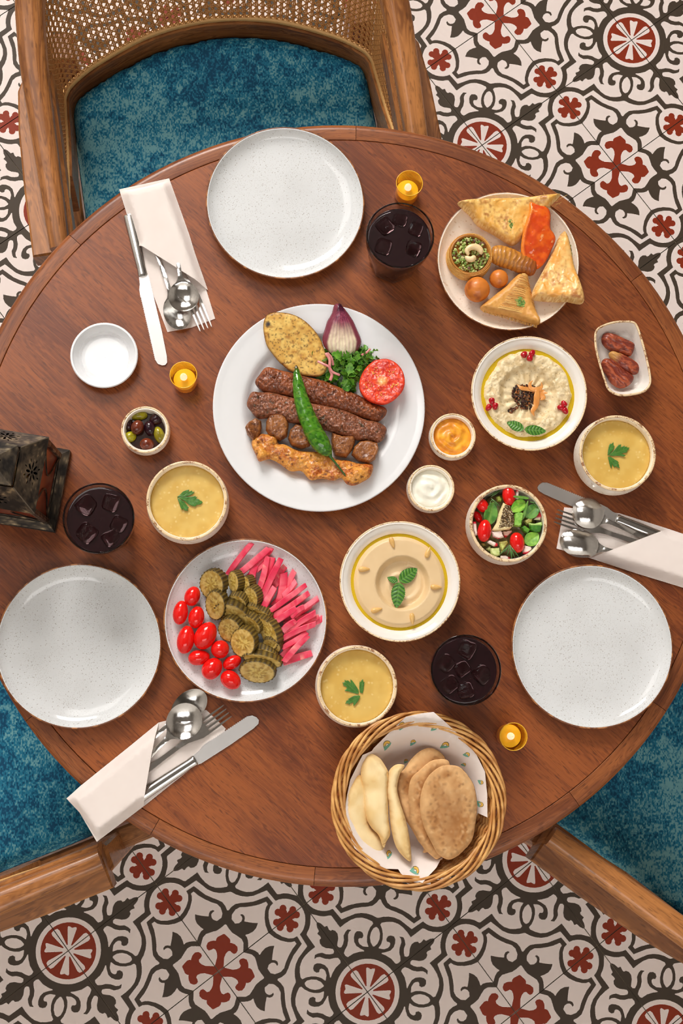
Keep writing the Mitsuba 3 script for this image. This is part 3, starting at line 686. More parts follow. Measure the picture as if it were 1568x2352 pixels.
def tumbler(px, py, rpx, label, ices, where):
    h = .112; c = ctr(px, py, ZT+h); R = rad(px, py, rpx, ZT+h); ff = facet(8, .012, .075)
    out = [(0.0003, .0008), (.60*R, .0008), (.66*R, 0), (.70*R, .002), (.735*R, .006), (.80*R, .035), (.90*R, .068), (.965*R, .085), (.99*R, .1), (R, h-.001)]
    inn = [(R-.0006, h), (R-.0018, h), (R-.0024, h-.001), (R-.0028, .1), (.965*R-.003, .085), (.90*R-.0032, .068), (.80*R-.0034, .035), (.745*R-.0036, .018), (.68*R-.003, .0125), (0.0003, .012)]
    k = obj('tumbler', fixed(lathe(out+inn, 96, rfun=ff)).mv(c[0], c[1], ZT+.0003), 'm_glass', label, 'glass', 'drink glasses', smooth=25)
    lv = h-.015; Rl = np.interp(lv, [.085, .1], [.965*R-.003, R-.0028])+.0002
    pr_ = [(0.0003, .0117), (.68*R-.0028, .0122), (.745*R-.0033, .0178), (.80*R-.0032, .035), (.90*R-.003, .068), (.965*R-.0028, .085), (Rl, lv-.0012), (Rl-.0008, lv-.0004), (Rl-.003, lv), (.0003, lv)]
    obj('drink', fixed(lathe(pr_, 96, rfun=ff)).mv(c[0], c[1], ZT+.0003), 'm_drink', 'dark purple juice filling the glass '+where, 'drink', smooth=25)
    ds = [np.array(at(x, y, ZT+lv)[:2]-c) for x, y, s in ices]
    for i, (x, y, s) in enumerate(ices):
        d = ds[i].copy(); m = np.linalg.norm(d)+1e-9; lim = Rl-.0165
        if m > lim: d *= lim/m
        g = ice_cube(s, int(px)+i).mv(c[0]+d[0], c[1]+d[1], ZT+lv-.0055)
        obj('ice_cube', g, 'm_ice', 'clear ice cube '+posw(ds[i], ds)+' '+where, 'ice cube', 'ice cubes in the glass '+where, smooth=True)
t7 = Tr(820, 360, 6.918); t4 = Tr(0, 960, 4.612); t2 = Tr(740, 1160, 2.904)
def ic(tr, l): return [(tr.x0+x/tr.k, tr.y0+y/tr.k, s) for x, y, s in l]
tumbler(919, 540, 77, 'tumbler of dark drink with ice below the far candle', ic(t7, [(450, 1100, .023), (930, 1160, .021), (900, 1460, .024), (420, 1430, .024), (680, 980, .020)]), 'near the far plate')
tumbler(226, 1190, 82, 'tumbler of dark drink with ice beside the lantern', ic(t4, [(900, 920, .026), (1200, 870, .024), (1260, 1120, .022), (930, 1220, .025), (1180, 1290, .024)]), 'beside the lantern')
tumbler(1070, 1539, 81.5, 'tumbler of dark drink with ice above the bread basket', ic(t2, [(970, 960, .025), (930, 1095, .022), (815, 1050, .023), (840, 1200, .023), (1060, 1130, .024), (960, 1250, .022)]), 'above the bread basket')

# ------------------------------------------------------------------ amber candle cups
def votive(px, py, rpx, where, gap):
    h = .046; c = ctr(px, py, ZT+h); R = rad(px, py, rpx, ZT+h)
    k = thing('candle_cup', 'small amber glass candle cup '+where, 'candle holder', 'amber candle cups')
    part(k, 'cup', lathe([(0.0003, .0006), (R*.84, .0006), (R*.92, .003), (R*.955, .010), (R-.0004, h)], 64).mv(c[0], c[1], ZT+.0002), 'm_amber_thin', smooth=40)
    part(k, 'lip', lathe([(R-.0004+.0006*math.cos(t), h+.0006*math.sin(t)) for t in np.linspace(0, 2*PI, 9)[:-1]], 64, shut=True).mv(c[0], c[1], ZT+.0002), 'm_lip')
    t = thing('candle', 'tealight with painted amber glow and pale flame tip in the cup '+where, 'candle', 'tealights in the amber cups')
    zc = .0195
    part(t, 'wax', fixed(lathe([(0.0003, .0012), (R*.80, .0012), (R*.84, .003), (R*.84, zc-.002), (R*.80, zc), (R*.25, zc+.0012), (.0003, zc+.0014)], 48)).mv(c[0], c[1], ZT+.0002), 'm_wax_glow', smooth=40)
    g = fixed(lathe([(.0003, zc+.0005), (.0036, zc+.0012), (.0052, zc+.005), (.0046, zc+.010), (.0026, zc+.0150), (.0008, zc+.0185), (.0003, zc+.0190)], 24)).mv(c[0]+gap[0], c[1]+gap[1], ZT+.0002)
    part(t, 'flame', g, 'm_wax_glow', 'pale glowing flame tip', emitter={'type': 'area', 'radiance': {'type': 'rgb', 'value': list(FLAME_L)}, 'sampling_weight': 0.05})
FLAME_L = (1.25, 0.88, 0.70)
MAT['m_amber_thin'] = {'type': 'thindielectric', 'int_ior': 1.5, 'specular_transmittance': {'type': 'rgb', 'value': [0.98, 0.74, 0.16]}}
MAT['m_lip'] = pr(rgb(235, 180, 40), 0.1, 0.6)
MAT['m_wax_glow'] = pr(rgb(250, 196, 40), 0.4, 0.5)  # pale wax; yellow glow bounced by the amber glass is painted in
votive(940, 421, 30, 'above the far drink glass', (0, .002))
votive(421, 861, 31, 'beside the knife tip at the left', (-.001, .002))
votive(1179, 1692, 32, 'right of the bread basket', (0, 0))

# ------------------------------------------------------------------ cutlery and napkins
def sheet(ring, step, zf, th, seed=0):
    """a sheet of this outline: its upper face at zf(xy), th thick"""
    q, tri, d = fill(ring, step, seed=seed); n, m = len(ring), len(q)
    z = zf(q); t = th(q, d) if callable(th) else th
    v = np.vstack([np.c_[q, z], np.c_[q, z-t]]); j = np.arange(n); j2 = (j+1) % n
    if not sg.LinearRing(ring).is_ccw: side = np.stack([j, j2, j2+m, j+m], 1)
    else: side = np.stack([j, j+m, j2+m, j2], 1)
    side = np.vstack([side[:, [0, 1, 2]], side[:, [0, 2, 3]]])
    g = fixed(G(v, np.vstack([tri, tri[:, ::-1]+m, side]))); g.d = np.r_[d, d]; g.q = np.vstack([q, q]); g.top = np.r_[np.ones(m, bool), np.zeros(m, bool)]
    return g
def frame(A, B):
    """local x runs from A to B on the table"""
    d = np.asarray(B, float)-A; l = np.linalg.norm(d); return math.atan2(d[1], d[0]), l
def spoon(name, label, cB, cH, a, b, z0, dome=1, hw=.0042, group=None):
    """bowl centre cB, handle end cH (world xy), bowl half length a and half width b, rim height z0; dome -1 = lying hollow side down"""
    ang, L = frame(cB, cH); t = np.linspace(math.radians(22), math.radians(338), 34)
    out = [(a*math.cos(x)*(1+.10*(math.cos(x) > 0)*math.cos(x)), b*math.sin(x)) for x in t]
    neck = [(a*1.22, .0046), (a*1.45, .0032), (a*1.9, .0028), (L*.55, .0036), (L*.8, hw+.0008), (L*.95, hw+.002), (L, hw+.0006)]
    ring = np.array([(x, y) for x, y in out]+[(x, -y) for x, y in neck]+[(L+.002, 0)]+[(x, y) for x, y in neck[::-1]])
    ring = loop(ring, .0024); dep = .0075*min(1, b/.02)
    def zf(q):
        e = (q[:, 0]/a)**2+(q[:, 1]/b)**2
        bowl = -dep*np.clip(1-e, 0, 1)**.9*dome
        x = q[:, 0]; zh = ZT+.0062+.0022*(z0 > ZT+.013)
        arch = (zh-z0)*sst(a*1.2, a*1.2+.055, x)+.0025*np.sin(np.clip((x-a)/(.05), 0, 1)*PI)
        ridge = .0008*np.clip(1-(np.abs(q[:, 1])/.004)**2, 0, 1)*(x > a*1.3)
        return z0+bowl+arch+ridge
    g = sheet(ring, .0022, zf, lambda q, d: .0009+.0014*sst(a*1.0, a*1.5, q[:, 0]), 3)
    g.rz(ang).mv(cB[0], cB[1], 0)
    return obj(name, g, 'm_steel', label, 'spoon', group, smooth=35)
def fork(label, cT, cH, w, z0, tl=.045):
    """cT = middle of the tine tips, cH = handle end"""
    ang, L = frame(cT, cH); n = 4; gap = w/(n-1); out = []
    tw = .0012
    for i in range(n):
        y = -w/2+i*gap
        out += [(tl, y-tw*1.25), (tl*.4, y-tw*1.05), (.002, y-tw*.6), (0, y), (.002, y+tw*.6), (tl*.4, y+tw*1.05), (tl, y+tw*1.25)]
        if i < n-1: out += [(tl+.0018, y+gap/2)]
    h2 = w/2+tw*1.2
    sh = [(tl+.012, h2*.98), (tl+.022, h2*.7), (tl+.032, .0042), (tl+.045, .0030), (L*.62, .0032), (L*.85, .0048), (L*.96, .0062), (L, .004)]
    ring = np.array(out+sh+[(L+.001, 0)]+[(x, -y) for x, y in sh[::-1]])
    ring = sharp_loop(ring, .003)
    zf = lambda q: z0+.006*np.clip(1-q[:, 0]/(tl*1.4), 0, 1)**1.5+.003*np.sin(np.clip((q[:, 0]-tl)/.05, 0, 1)*PI)
    g = sheet(ring, .0026, zf, .0016, 5).rz(ang).mv(cT[0], cT[1], 0)
    return obj('fork', g, 'm_steel', label, 'fork', 'table forks', smooth=35)
def knife(label, tip, butt, teeth, z0=ZT+.0025, frac=.52, w=.0088):
    """teeth +1 / -1: the side of the serration seen from the tip"""
    ang, L = frame(tip, butt); B = L*frac; s = teeth
    k = thing('table_knife', label, 'knife', 'table knives')
    edge = [(B-.012, s*w*.72), (B-.02, s*w*.98), (B-.03, s*w*1.05)]
    x = B-.032
    while x > .012:
        edge += [(x, s*w*(1.06-.05*(1-x/B))), (x-.0011, s*w*.92), (x-.0022, s*w*(1.06-.05*(1-x/B)))]; x -= .0030
    tipc = [(.010, s*w*.95), (.004, s*w*.72), (.0006, s*w*.2), (.0, -s*w*.25), (.003, -s*w*.62), (.012, -s*w*.78)]
    back = [(.05, -s*w*.88), (B-.006, -s*w*.80)]
    ring = np.array(edge+tipc+back+[(B+.002, -s*w*.62), (B+.002, s*w*.60)])
    if s > 0: ring = ring[::-1]
    ring = sharp_loop(ring, .004)
    g = sheet(ring, .004, lambda q: z0+0*q[:, 0], lambda q, d: .0006+.0012*np.clip(d/.003, 0, 1)*.0+.0004, 1).rz(ang).mv(tip[0], tip[1], 0)
    part(k, 'blade', g, 'm_steel_brushed', 'serrated blade', smooth=30)
    hp = np.array([(B-.002, 0, z0-.0003), (B+.004, 0, z0+.0004), (B+.02, 0, z0+.0012), (L*.8, 0, z0+.0016), (L*.97, 0, z0+.0016), (L, 0, z0+.001)])
    hr = np.interp(np.linspace(0, 1, 30), [0, .08, .3, .8, .97, 1], [w*.62, w*.70, w*.62, w*.85, w*.85, w*.55])
    g = tube(catmull(hp, 30), hr, 14, True, .48, (0, 0, 1)).rz(ang).mv(tip[0], tip[1], 0); g.uv = None
    part(k, 'handle', g, 'm_steel', smooth=50)
    return k
def napkin(label, under, flap, tr, edge_pts, hump=.0140):
    """the lower layer lies on the table, the flap over the handles"""
    k = thing('paper_napkin', label, 'napkin', 'folded paper napkins')
    ring = sharp_loop(tr.poly(under, ZT+.001), .006)
    g = sheet(ring, .008, lambda q: ZT+.0012+0*q[:, 0], .0008)
    part(k, 'lower_layer', g, 'm_paper', smooth=30)
    fr = tr.poly(flap, ZT+.008); ring = sharp_loop(fr, .004)
    if not sg.LinearRing(ring).is_ccw: ring = ring[::-1]
    closed_edges = [sg.LineString(tr.poly(e, ZT+.008)) for e in edge_pts]
    def zf(q):
        d = np.min([shapely.distance(e, shapely.points(q)) for e in closed_edges], axis=0)
        return ZT+.0022+hump*sst(0, .013, d)+.0012*(nz(np.c_[q, 0*q[:, 0]], 34, 5, 2)-.5)*sst(0, .02, d)
    part(k, 'flap', sheet(ring, .0045, zf, .0007, 2), 'm_paper', smooth=30)
    return k
tA, tB, tC_ = Tr(220, 380, 1.96), Tr(100, 1560, 2.904), Tr(1080, 720, 3.213)
def q2(tr, x, y, z=ZT+.006): return np.array(tr(x, y, z)[:2])
napkin('white folded paper napkin at the upper left holding cutlery', [(105, 108), (330, 58), (420, 310), (537, 690), (430, 730), (322, 750), (250, 560), (180, 352)], [(105, 108), (215, 92), (330, 58), (503, 555), (180, 352)], tA, [[(105, 108), (180, 352)], [(105, 108), (330, 58)], [(330, 58), (503, 555)]])
napkin('white folded paper napkin at the lower left, its corner over the table edge', [(152, 795), (765, 290), (1085, 205), (1215, 330), (1130, 480), (665, 850), (355, 1085), (240, 890)], [(152, 795), (240, 715), (765, 292), (720, 520), (665, 848), (355, 1085), (300, 965), (235, 890)], tB, [[(152, 795), (765, 292)], [(152, 795), (355, 1085)], [(665, 848), (355, 1085)]])
napkin('white folded paper napkin at the right edge holding cutlery', [(692, 1430), (1100, 1475), (1455, 1588), (1760, 1690), (1760, 2078), (890, 1806), (635, 1735)], [(1455, 1588), (1770, 1690), (1700, 2060), (1568, 2018), (1230, 1915), (890, 1803)], tC_, [[(1455, 1588), (1770, 1690)], [(1770, 1690), (1700, 2060)], [(1700, 2060), (890, 1803)]])
knife('table knife with serrated blade in the upper left napkin', q2(tA, 303, 898), q2(tA, 150, 220), 1, frac=.60, w=.0098)
fork('steel fork in the upper left napkin', q2(tA, 497, 742), q2(tA, 285, 210), .0175, ZT+.0045, .040)
spoon('dessert_spoon', 'steel oval spoon under the round one in the upper left napkin', q2(tA, 367, 668), q2(tA, 215, 215), .0245, .0190, ZT+.0105, 1, group='oval spoons')
spoon('soup_spoon', 'steel round spoon on top of another in the upper left napkin', q2(tA, 396, 593, ZT+.014), q2(tA, 330, 200), .0215, .0215, ZT+.0165, 1, group='round spoons')
knife('table knife with serrated blade in the lower left napkin', q2(tB, 1428, 262), q2(tB, 500, 880), -1, frac=.46, w=.0105)
fork('steel fork in the lower left napkin', q2(tB, 1230, 208), q2(tB, 520, 730), .0185, ZT+.0045, .036)
spoon('dessert_spoon', 'steel oval spoon under the round one in the lower left napkin', q2(tB, 975, 178), q2(tB, 430, 660), .027, .0195, ZT+.0105, 1, group='oval spoons')
spoon('soup_spoon', 'steel round spoon on top of another in the lower left napkin', q2(tB, 940, 278, ZT+.014), q2(tB, 470, 760), .0245, .0235, ZT+.0165, 1, group='round spoons')
knife('table knife with serrated blade in the right napkin', q2(tC_, 502, 1270), q2(tC_, 1640, 1740), 1, frac=.52, w=.0098)
fork('steel fork in the right napkin', q2(tC_, 620, 1494), q2(tC_, 1600, 1800), .0180, ZT+.0045, .036)
spoon('soup_spoon', 'steel round spoon lying hollow side down in the right napkin', q2(tC_, 868, 1472, ZT+.012), q2(tC_, 1640, 1800), .0225, .0215, ZT+.0100, -1, group='round spoons')
spoon('dessert_spoon', 'steel oval spoon lying hollow side down in the right napkin', q2(tC_, 805, 1694, ZT+.012), q2(tC_, 1640, 1900), .0275, .0200, ZT+.0085, -1, group='oval spoons')
# ------------------------------------------------------------------ metal lantern at the left edge
def lantern():
    t = thing('lantern', 'dark patinated metal lantern with pierced pyramid roof at the left edge', 'lantern')
    cx, cy = at(51, 1115, ZT)[:2]; ang = math.radians(-8.8)
    def put(g): return g.rz(ang).mv(cx, cy, ZT+.0003)
    def patina(g, seed=1, lite=1.0):
        t_ = nz(g.v, 70, seed, 4); u = nz(g.v, 14, seed+5, 2); e = nz(g.v, 320, seed+8, 2)
        c = vmix(C(40, 38, 38), C(104, 94, 80), sst(.42, .72, t_*.6+u*.25+e*.2)); c = vmix(c, C(186, 168, 134), sst(.56, .76, t_*.5+e*.5)*.7)  # patina tones; beige share raised for the roof highlight
        return g.col(c*lite)
    def frustum(b, tt, z0, z1, th=.0012, sub=24):
        """four sloping sheets as one shell, finely divided"""
        gs = []
        for k in range(4):
            u, w = np.meshgrid(np.linspace(-1, 1, sub), np.linspace(0, 1, sub//2), indexing='xy')
            hw = b+(tt-b)*w; p = np.stack([u*hw, -hw, z0+(z1-z0)*w], -1).reshape(-1, 3)
            n, m = sub//2, sub; i, j = np.meshgrid(np.arange(n-1), np.arange(m-1), indexing='ij')
            f = np.stack([i*m+j, i*m+j+1, (i+1)*m+j+1, (i+1)*m+j], -1).reshape(-1, 4)
            gs.append(G(p, f).rz(k*PI/2))
        return cat(*gs)
    def bar(x0, y0, x1, y1, z0, z1, w):
        l = math.hypot(x1-x0, y1-y0); g = box(l+w, w, z1-z0, .0012)
        m = trimesh.Trimesh(g.v, g.f).subdivide_to_size(.006); return from_tm(m).rz(math.atan2(y1-y0, x1-x0)).mv((x0+x1)/2, (y0+y1)/2, (z0+z1)/2)
    B, bb = .0585, .0460
    # stepped foot: plinth, sloping collar
    m = trimesh.Trimesh(*(lambda g: (g.v, g.f))(box(2*B, 2*B, .012, .0015))).subdivide_to_size(.006)
    part(t, 'plinth', put(patina(from_tm(m).mv(0, 0, .006), 2)), 'm_metal', smooth=False)
    part(t, 'collar', put(patina(cat(*[frustum(B-.001, bb+.002, .012, .020)]), 3, 1.15)), 'm_metal', smooth=False)
    h0, h1 = .020, .136
    for k in range(4):
        a = k*PI/2
        x, y = (bb*math.sqrt(2)*math.cos(a+PI/4), bb*math.sqrt(2)*math.sin(a+PI/4))
        g = box(.008, .008, h1-h0, .001).mv(x, y, (h0+h1)/2)
        part(t, 'corner_post', put(patina(from_tm(trimesh.Trimesh(g.v, g.f).subdivide_to_size(.008)), 5+k)), 'm_metal', smooth=False)
        pane = G(np.array([(-bb, -bb, h0), (bb, -bb, h0), (bb, -bb, h1), (-bb, -bb, h1)])*[.96, .99, 1], [[0, 1, 2, 3]]).rz(a)
        tp = part(t, 'pane', put(pane), 'm_redpane', 'reddish brown pane', smooth=False)
        br = [bar(-bb*.9, -bb, bb*.9, -bb, h0, h0+.006, .003).rz(a), bar(-bb*.9, -bb, bb*.9, -bb, h1-.010, h1, .003).rz(a)]
        z0, z1 = h0+.004, h1-.006
        for s in (1, -1):
            br.append(tube(catmull([(-s*bb*.9, -bb-.001, z0), (-s*bb*.2, -bb-.001, z0+.5*(z1-z0)), (-s*bb*.9, -bb-.001, z1)], 20), .0011, 6).rz(a))
        for g in br: g.uv = None
        part(tp, 'bars', put(patina(cat(*br), 9+k)), 'm_metal', smooth=False)
    # roof: pierced sloping faces
    z0, z1, b0, b1 = .134, .172, .0500, .0255
    def rosette():
        ps = [sg.Point(0, 0).buffer(.0018, 8)]
        for k in range(8):
            e = sa.scale(sg.Point(0, 0).buffer(1, 8), .0040, .00155); e = sa.translate(e, .0072, 0); ps.append(sa.rotate(e, k*45, origin=(0, 0)))
        for k in range(8):
            e = sa.scale(sg.Point(0, 0).buffer(1, 6), .0020, .0010); e = sa.translate(e, .0135, 0); ps.append(sa.rotate(e, k*45+22.5, origin=(0, 0)))
        return so.unary_union(ps)
    sl = math.hypot(b0-b1, z1-z0)
    for k in range(4):
        face = sg.Polygon([(-b0, 0), (b0, 0), (b1, sl), (-b1, sl)]).difference(sa.translate(sa.scale(rosette(), 1.15, .95), 0, sl*.42))
        # fine triangles so that the patina shows
        mm_ = trimesh.creation.extrude_polygon(face, .0013, engine='earcut').subdivide_to_size(.004)
        g = from_tm(mm_); x, s, d = g.v[:, 0].copy(), g.v[:, 1].copy(), g.v[:, 2].copy()
        ny, nz_ = -(z1-z0)/sl, (b0-b1)/sl
        g.v = np.c_[x, -b0+s*(b0-b1)/sl+ny*d, z0+s*(z1-z0)/sl+nz_*d]
        part(t, 'roof_panel', put(patina(g.rz(k*PI/2), 20+k)), 'm_metal', 'pierced roof panel', smooth=False)
    ridge = []
    for k in range(4):
        g = tube(np.array([(b0, -b0, z0), (b1, -b1, z1)]), .0014, 6); g.uv = None; ridge.append(g.rz(k*PI/2))
    for g in ridge: part(t, 'roof_ridge', put(patina(g, 31, 1.5)), 'm_metal', smooth=False)
    m = trimesh.Trimesh(*(lambda g: (g.v, g.f))(box(.050, .050, .016, .002))).subdivide_to_size(.005)
    cap = cat(from_tm(m).mv(0, 0, .179), frustum(.026, .008, .187, .202))
    part(t, 'cap', put(patina(cap, 40, 1.2)), 'm_metal', smooth=False)
    ring = lathe([(.012+.0018*math.cos(q), .0018*math.sin(q)) for q in np.linspace(0, 2*PI, 9)[:-1]], 32, shut=True).rx(PI/2).mv(0, 0, .214)
    part(t, 'ring', put(patina(fixed(ring), 41)), 'm_metal')
    c = obj('lantern_candle', fixed(lathe([(.0003, .021), (.018, .021), (.018, .050), (.0003, .050)], 32)).mv(cx, cy, ZT+.0003), 'm_wax_glow', 'yellow candle inside the metal lantern', 'candle', smooth=30)
MAT['m_redpane'] = pr(rgb(112, 44, 24), .12, .5)  # opaque; table colour showing in the pane is painted in
MAT['m_metal'] = pr(VC, 0.36, 0.5, metallic=0.7)
lantern()

# ------------------------------------------------------------------ wicker bread basket
tK = Tr(740, 1600, 3.136)
ZR = .078
BK_C = ctr(962, 1839, ZT+ZR); BK_R = rad(962, 1839, 190, ZT+ZR)
def bk_prof(z):
    """radius of the basket wall at height z"""
    return np.interp(z, [0, .01, .04, ZR], [BK_R*.70, BK_R*.74, BK_R*.86, BK_R*.965])
def basket():
    t = thing('bread_basket', 'round woven wicker basket full of flatbread at the bottom edge of the table', 'basket')
    def put(g): return g.mv(BK_C[0], BK_C[1], ZT+.0003)
    nst = 36
    # floor of the basket
    part(t, 'bottom', put(fixed(lathe([(.0003, .0008), (BK_R*.69, .0008), (BK_R*.70, .0025), (BK_R*.69, .004), (.0003, .004)], 64))), 'm_wicker', smooth=30)
    for i in range(nst):
        a = 2*PI*(i+.5)/nst; zz = np.linspace(.002, ZR-.003, 8); r = bk_prof(zz)
        g = tube(np.c_[r*math.cos(a), r*math.sin(a), zz], .0016, 6)
        part(t, 'wall__stake', put(g), 'm_wicker')
    rows = np.arange(.004, ZR-.010, .0042)
    for q, z in enumerate(rows):
        aa = np.linspace(0, 2*PI, 181); s = (-1)**q
        r = bk_prof(z)+.0021*s*np.sin(aa*nst/2)*1.0
        zz = z+.0006*np.sin(aa*5+q)
        g = tube(np.c_[r*np.cos(aa), r*np.sin(aa), zz], .0020, 6, caps=False)
        part(t, 'wall__weaver', put(g), 'm_wicker')
    # rolled border: strands laid round and round the rim
    ns, rm = 22, .0100
    for k in range(ns):
        a0 = 2*PI*k/ns
        for h in range(3):
            aa = np.linspace(a0+h*2*PI/3, a0+(h+1)*2*PI/3+.12, 60); u = np.linspace(0, 1, 60)
            ph = -1.2+2*PI*u*1.02+h*.25+k*2*PI*2/ns*0
            wob = .0008*np.sin(aa*9+k)
            r = BK_R*.985+(rm*(.78)+wob)*np.cos(ph); z = ZR-.002+rm*.62*np.sin(ph)
            g = tube(np.c_[r*np.cos(aa), r*np.sin(aa), z], .00165+.0003*math.sin(k*2.3+h), 7)
            part(t, 'border__strand', put(g), 'm_wicker')
basket()
# paper in the basket
LIN = [(800, 110), (870, 170), (1020, 310), (1110, 420), (1170, 540), (1186, 700), (1188, 870), (1118, 838), (1080, 960), (980, 1090), (850, 1175), (820, 1232), (720, 1342), (575, 1290), (545, 1242), (460, 1240), (350, 1190), (230, 1090), (180, 940), (165, 780), (200, 600), (290, 420), (355, 392), (370, 370), (480, 260), (600, 145), (715, 120)]
def liner_z(q):
    d = np.linalg.norm(q-BK_C, axis=1)/BK_R
    z = .0075+.068*sst(.42, .93, d)+.012*sst(.90, 1.0, d)
    return ZT+z+.0035*(nz(np.c_[q, 0*q[:, 0]], 28, 11, 2)-.5)*sst(.2, .6, d)
def liner():
    k = thing('paper_liner', 'white printed paper liner under the flatbreads in the basket', 'paper liner')
    # outline read at the height of the rim, then inner points at theirs
    pts = []
    for x, y in LIN:
        z = ZT+.08
        for _ in range(4):
            p = tK(x, y, z); z = float(liner_z(np.array([p[:2]]))[0])
        pts.append(p[:2])
    ring = sharp_loop(np.array(pts), .005)
    g = sheet(ring, .0055, liner_z, .0004, 3); g.v[:, 2] += .0012
    part(k, 'sheet', g, 'm_paper', smooth=True)
    spots = [(570, 212, .6, 58), (800, 230, .2, 42), (462, 350, .8, 70), (650, 332, .5, 46), (880, 352, .1, 58), (1037, 418, -.5, 42), (1137, 615, -1.2, 36), (1132, 772, -1.4, 46), (1015, 490, -.5, 30), (600, 465, .4, 34), (665, 1250, -.5, 62), (478, 1135, .6, 50)]
    for x, y, a, s in spots:
        z = ZT+.08
        for _ in range(4):
            p = tK(x, y, z); z = float(liner_z(np.array([p[:2]]))[0])
        u = s/3.136*mm(1, z)/2
        def decal(poly, col, lift):
            pp = sa.translate(sa.rotate(sa.scale(poly, u, u, origin=(0, 0)), math.degrees(a), origin=(0, 0)), p[0], p[1])
            m_ = trimesh.creation.extrude_polygon(pp, .0001, engine='earcut').subdivide_to_size(.004); q = from_tm(m_)
            q.v[:, 2] += liner_z(q.v[:, :2])+.0014+lift
            return q.col(col)
        teal = sg.Polygon(catmull([(-1.0, -.45), (-.5, -.2), (.1, -.1), (.9, -.2), (1.0, -.35), (.5, -.62), (-.3, -.7), (-.9, -.66)], 40, True)).union(sg.Polygon(catmull([(-.9, -.3), (-.55, .35), (-.2, .1), (-.5, -.4)], 24, True)))
        yel = sg.Point(.15, .1).buffer(.72).difference(sg.Point(.1, -.12).buffer(.42)); yel = yel.intersection(sg.box(-1, -.3, 1, 1))
        dark = sg.Point(.15, .1).buffer(.80).difference(sg.Point(.15, .1).buffer(.72)).union(sg.Point(.1, -.12).buffer(.42).difference(sg.Point(.1, -.12).buffer(.34))).intersection(sg.box(-1, -.3, 1, 1))
        for pg, c in ((teal.buffer(0), C(110, 168, 150)), (yel, C(214, 174, 84)), (dark, C(60, 62, 50))):
            for b in getattr(pg, 'geoms', [pg]):
                part(k, 'printed_mark', decal(b, c, .0002), 'm_matte', smooth=False)
liner()
def bread(label, pts, z0, h, tilt, brown, seed, w=.014, group=None, fold=None):
    """tilt = (slope along x, slope along y) of the leaning round"""
    ring0 = loop(tK.poly(pts, ZT+z0), .0028); c = ring0.mean(0)
    # refine the outline for the tilt: read each point at its own height
    zt = lambda q: (q-c)@np.array(tilt)
    q2_ = []
    for x, y in pts:
        z = ZT+z0
        for _ in range(3): p = tK(x, y, z); z = ZT+z0+float(zt(p[:2]))
        q2_.append(p[:2])
    ring = loop(np.array(q2_), .0028)
    bp = lambda q: 1+.55*(nz(np.c_[q, 0*q[:, 0]], 34, seed, 2)-.5)
    g = blob(ring, ZT+z0, h, w, .0032, hb=h*.9, pw=2.2, bump=.0008 if not brown else .0012, bk=150, seed=seed, top=bp, lift=zt)
    n1, n2, n3 = nz(g.v, 40, seed+1, 3), nz(g.v, 420, seed+2, 2), nz(g.v, 900, seed+3, 1)
    if brown:
        c_ = vmix(C(212, 168, 116), C(168, 116, 66), sst(.35, .68, n1*.7+.12+n2*.25)); c_ = vmix(c_, C(226, 190, 142), sst(.55, .8, n2)*.6); c_ = vmix(c_, C(112, 68, 34), sst(.60, .82, n3)*.6); c_ = vmix(c_, C(150, 98, 54), .55*sst(.010, .028, g.d)*sst(.35, .6, nz(g.v, 26, seed+8, 2)))
        e = np.clip(g.d/.012, 0, 1); c_ = vmix(vmix(c_, C(222, 182, 130), .6), c_, e)
    else:
        c_ = vmix(C(236, 214, 166), C(222, 192, 134), sst(.4, .7, n1)); c_ = vmix(c_, C(206, 160, 96), sst(.60, .80, n1*.6+n2*.4)*.7); c_ = vmix(c_, C(212, 176, 116), sst(.009, .0, g.d)*.5)
    obj('flatbread', g.col(c_), 'm_matte', label, 'bread', group, smooth=True)
bread('pale flatbread leaning at the far left of the basket', [(270, 562), (215, 620), (180, 690), (168, 780), (175, 870), (205, 960), (235, 1030), (290, 1100), (350, 1155), (395, 1170), (430, 1130), (445, 1080), (410, 1000), (345, 940), (330, 850), (330, 740), (320, 640)], .060, .010, (-.38, 0), 0, 3)
bread('pale puffy flatbread, second from the left in the basket', [(345, 412), (300, 450), (278, 520), (278, 620), (292, 740), (310, 860), (350, 940), (405, 1000), (440, 1088), (460, 1050), (490, 990), (478, 880), (475, 780), (470, 680), (478, 560), (455, 500), (410, 440)], .066, .012, (.1, 0), 0, 4)
bread('wholemeal flatbread at the back of the brown stack', [(760, 370), (700, 395), (640, 450), (590, 520), (540, 570), (530, 650), (555, 760), (590, 870), (640, 950), (690, 1040), (730, 1108), (650, 1186), (700, 1130), (800, 1100), (840, 900), (860, 700), (870, 560), (890, 460), (860, 410), (810, 378)], .050, .007, (-.15, 0), 1, 5, .009)
bread('narrow pale flatbread standing between the pale and brown stacks', [(590, 492), (530, 490), (480, 535), (458, 620), (460, 700), (478, 790), (485, 880), (500, 980), (530, 1080), (580, 1150), (635, 1190), (640, 1130), (625, 1000), (600, 880), (560, 760), (540, 660), (560, 560), (585, 520)], .068, .010, (.2, 0), 0, 6, .010)
bread('wholemeal flatbread in the middle of the brown stack', [(860, 450), (780, 465), (700, 530), (640, 590), (620, 690), (628, 820), (640, 930), (680, 1010), (730, 1090), (790, 1150), (835, 1172), (900, 1100), (930, 900), (940, 700), (935, 560), (920, 490), (905, 460)], .063, .007, (-.12, 0), 1, 7, .009)
bread('round wholemeal flatbread on top of the brown stack', [(945, 495), (860, 500), (790, 545), (740, 610), (710, 700), (703, 790), (715, 880), (740, 960), (790, 1060), (830, 1130), (900, 1175), (960, 1160), (1020, 1110), (1080, 1030), (1105, 900), (1115, 780), (1095, 650), (1050, 570), (1000, 515)], .077, .008, (-.10, 0), 1, 8, .012)
